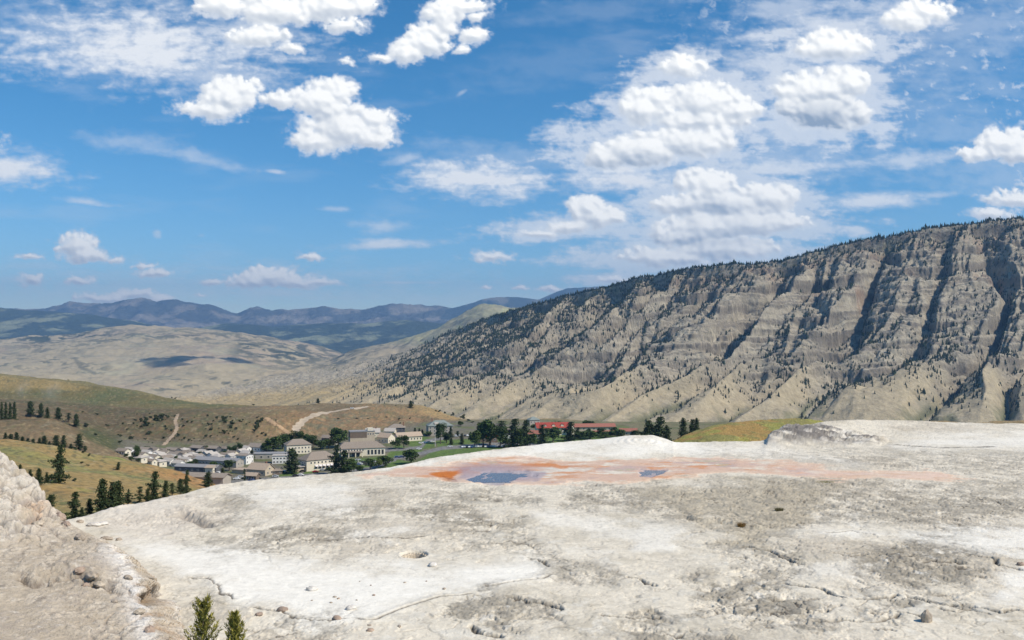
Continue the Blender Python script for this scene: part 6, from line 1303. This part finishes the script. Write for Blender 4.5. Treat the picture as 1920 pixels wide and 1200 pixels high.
    for i, (x, y, s_, m_, lab) in enumerate([(345, 402, 1.7, wh, 'flat pale brown stone in the white flat'), (532, 492, 1.6, wh, 'pale upright stone at the lower edge of the white flat'), (465, 543, 1.5, br, 'brown lump on the broken lower edge of the white flat'), (205, 500, 1.6, br, 'brown rubble lump at the left end of the broken edge'), (92, 524, 1.1, br, 'brown stone below the broken edge'), (925, 285, 1.8, wh, 'pale lump below the pot-shaped hollow')]):
        px, py = Z6(x, y); o = link('stone', rock(.34*s_, .26*s_, .17*s_, 60+i, m_, 16)); o.location = terr_hit(px, py); o.rotation_euler = (0, 0, i*.9); tag(o, lab, 'stone')
    Z7 = lambda x, y: (1200+x/2.667, 950+y/2.667)
    o = link('stone', rock(.5, .35, .75, 71, gr, 18)); o.location = terr_hit(*Z7(1432, 575)); tag(o, 'dark upright stone in the grey ground at the lower right', 'stone')
    o = link('stone', rock(.5, .3, .25, 72, br, 16)); o.location = terr_hit(*Z7(1905, 293)); tag(o, 'small brown stone near the right edge', 'stone')
    # dry tufts
    tf = ground_mat('dry_tuft_blades', var=.2, vs=4)
    for i, (px, py, w, h, col, lab) in enumerate(((1461, 958, .62, .34, (.15, .13, .06), 'dark grass tuft alone on the grey-brown gravel'), (1390, 990, .55, .42, (.28, .17, .06), 'orange-brown grass tuft beside the broken ridge'), (1547, 905, 1.4, .2, (.22, .2, .07), 'low olive tuft near the lower edge of the orange mats'))):
        rng = np.random.RandomState(90+i); n = 420; a = rng.uniform(0, 6.28, n); q = np.sqrt(rng.rand(n))*w/2
        B = np.stack([q*np.cos(a), q*np.sin(a)*.6, np.zeros(n)-.03], 1); tp = B+np.stack([rng.normal(size=n)*.10+q*np.cos(a)*.4, rng.normal(size=n)*.10, h*rng.uniform(.4, 1, n)], 1); sd_ = rng.normal(size=(n, 3))*np.array([1, 1, 0]); sd_ /= np.linalg.norm(sd_, axis=1, keepdims=True)
        V = np.stack([B-sd_*.012, B+sd_*.012, tp], 1).reshape(-1, 3); ti = np.repeat(np.array(col)*rng.uniform(.6, 1.5, (n, 1)), 3, 0)
        o = link('grass_tuft', mesh_np('grass_tuft', V, None, np.arange(3*n).reshape(-1, 3), tf, {'tint': ti}, smooth=False)); o.location = terr_hit(px, py); tag(o, lab, 'grass tuft')
    # curtain of stone fingers round the back of the pot-shaped hollow
    hx, hy = fp(776, 1040); m = MB(); rg = random.Random(4); _, _, hz = terr_hit(776, 1025)
    r = root('rock_curtain', (hx, hy, CZ-14.1), 'scalloped curtain of brown stone fingers lining the pot-shaped hollow', 'rock curtain')
    for i in range(30):
        a = R(8+164*i/29); x, y = .80*math.cos(a), .92*math.sin(a); t = rg.uniform(.04, .075)
        m.tube((x*.94, y*.94, -.62), (x*1.0, y*1.0, -.02+rg.uniform(-.05, .05)), t*.6, t, 6)
    m.build('stone_fingers', flat_mat('curtain_stone', (.50, .43, .34), var=.4, vs=5, bump=.03), r, True)
    d = MB(); d.add([(.72*math.cos(t), .84*math.sin(t), -.55) for t in np.linspace(0, 2*math.pi, 24, endpoint=False)], [tuple(range(24))]); d.build('hollow_floor', flat_mat('dark_floor', (.13, .10, .08), var=.3, vs=4), r)  # dark brown disc closing the bottom of the hollow
# ------------------------------------------------------------------ build everything
clouds()
VAL, VPY = build_valley()
tp, th = build_mountain()
FM = ground_mat('forest_needles', var=.3, vs=.3)
forest('forest', tp, th, FM, 'dark conifers scattered over the mountain flanks and rim')
build_far(); add_clouds()
TERR = build_terrace()
MND = build_mound(); build_knoll()
paths(); village(); plants(); foreground()
add_steam(); add_haze()
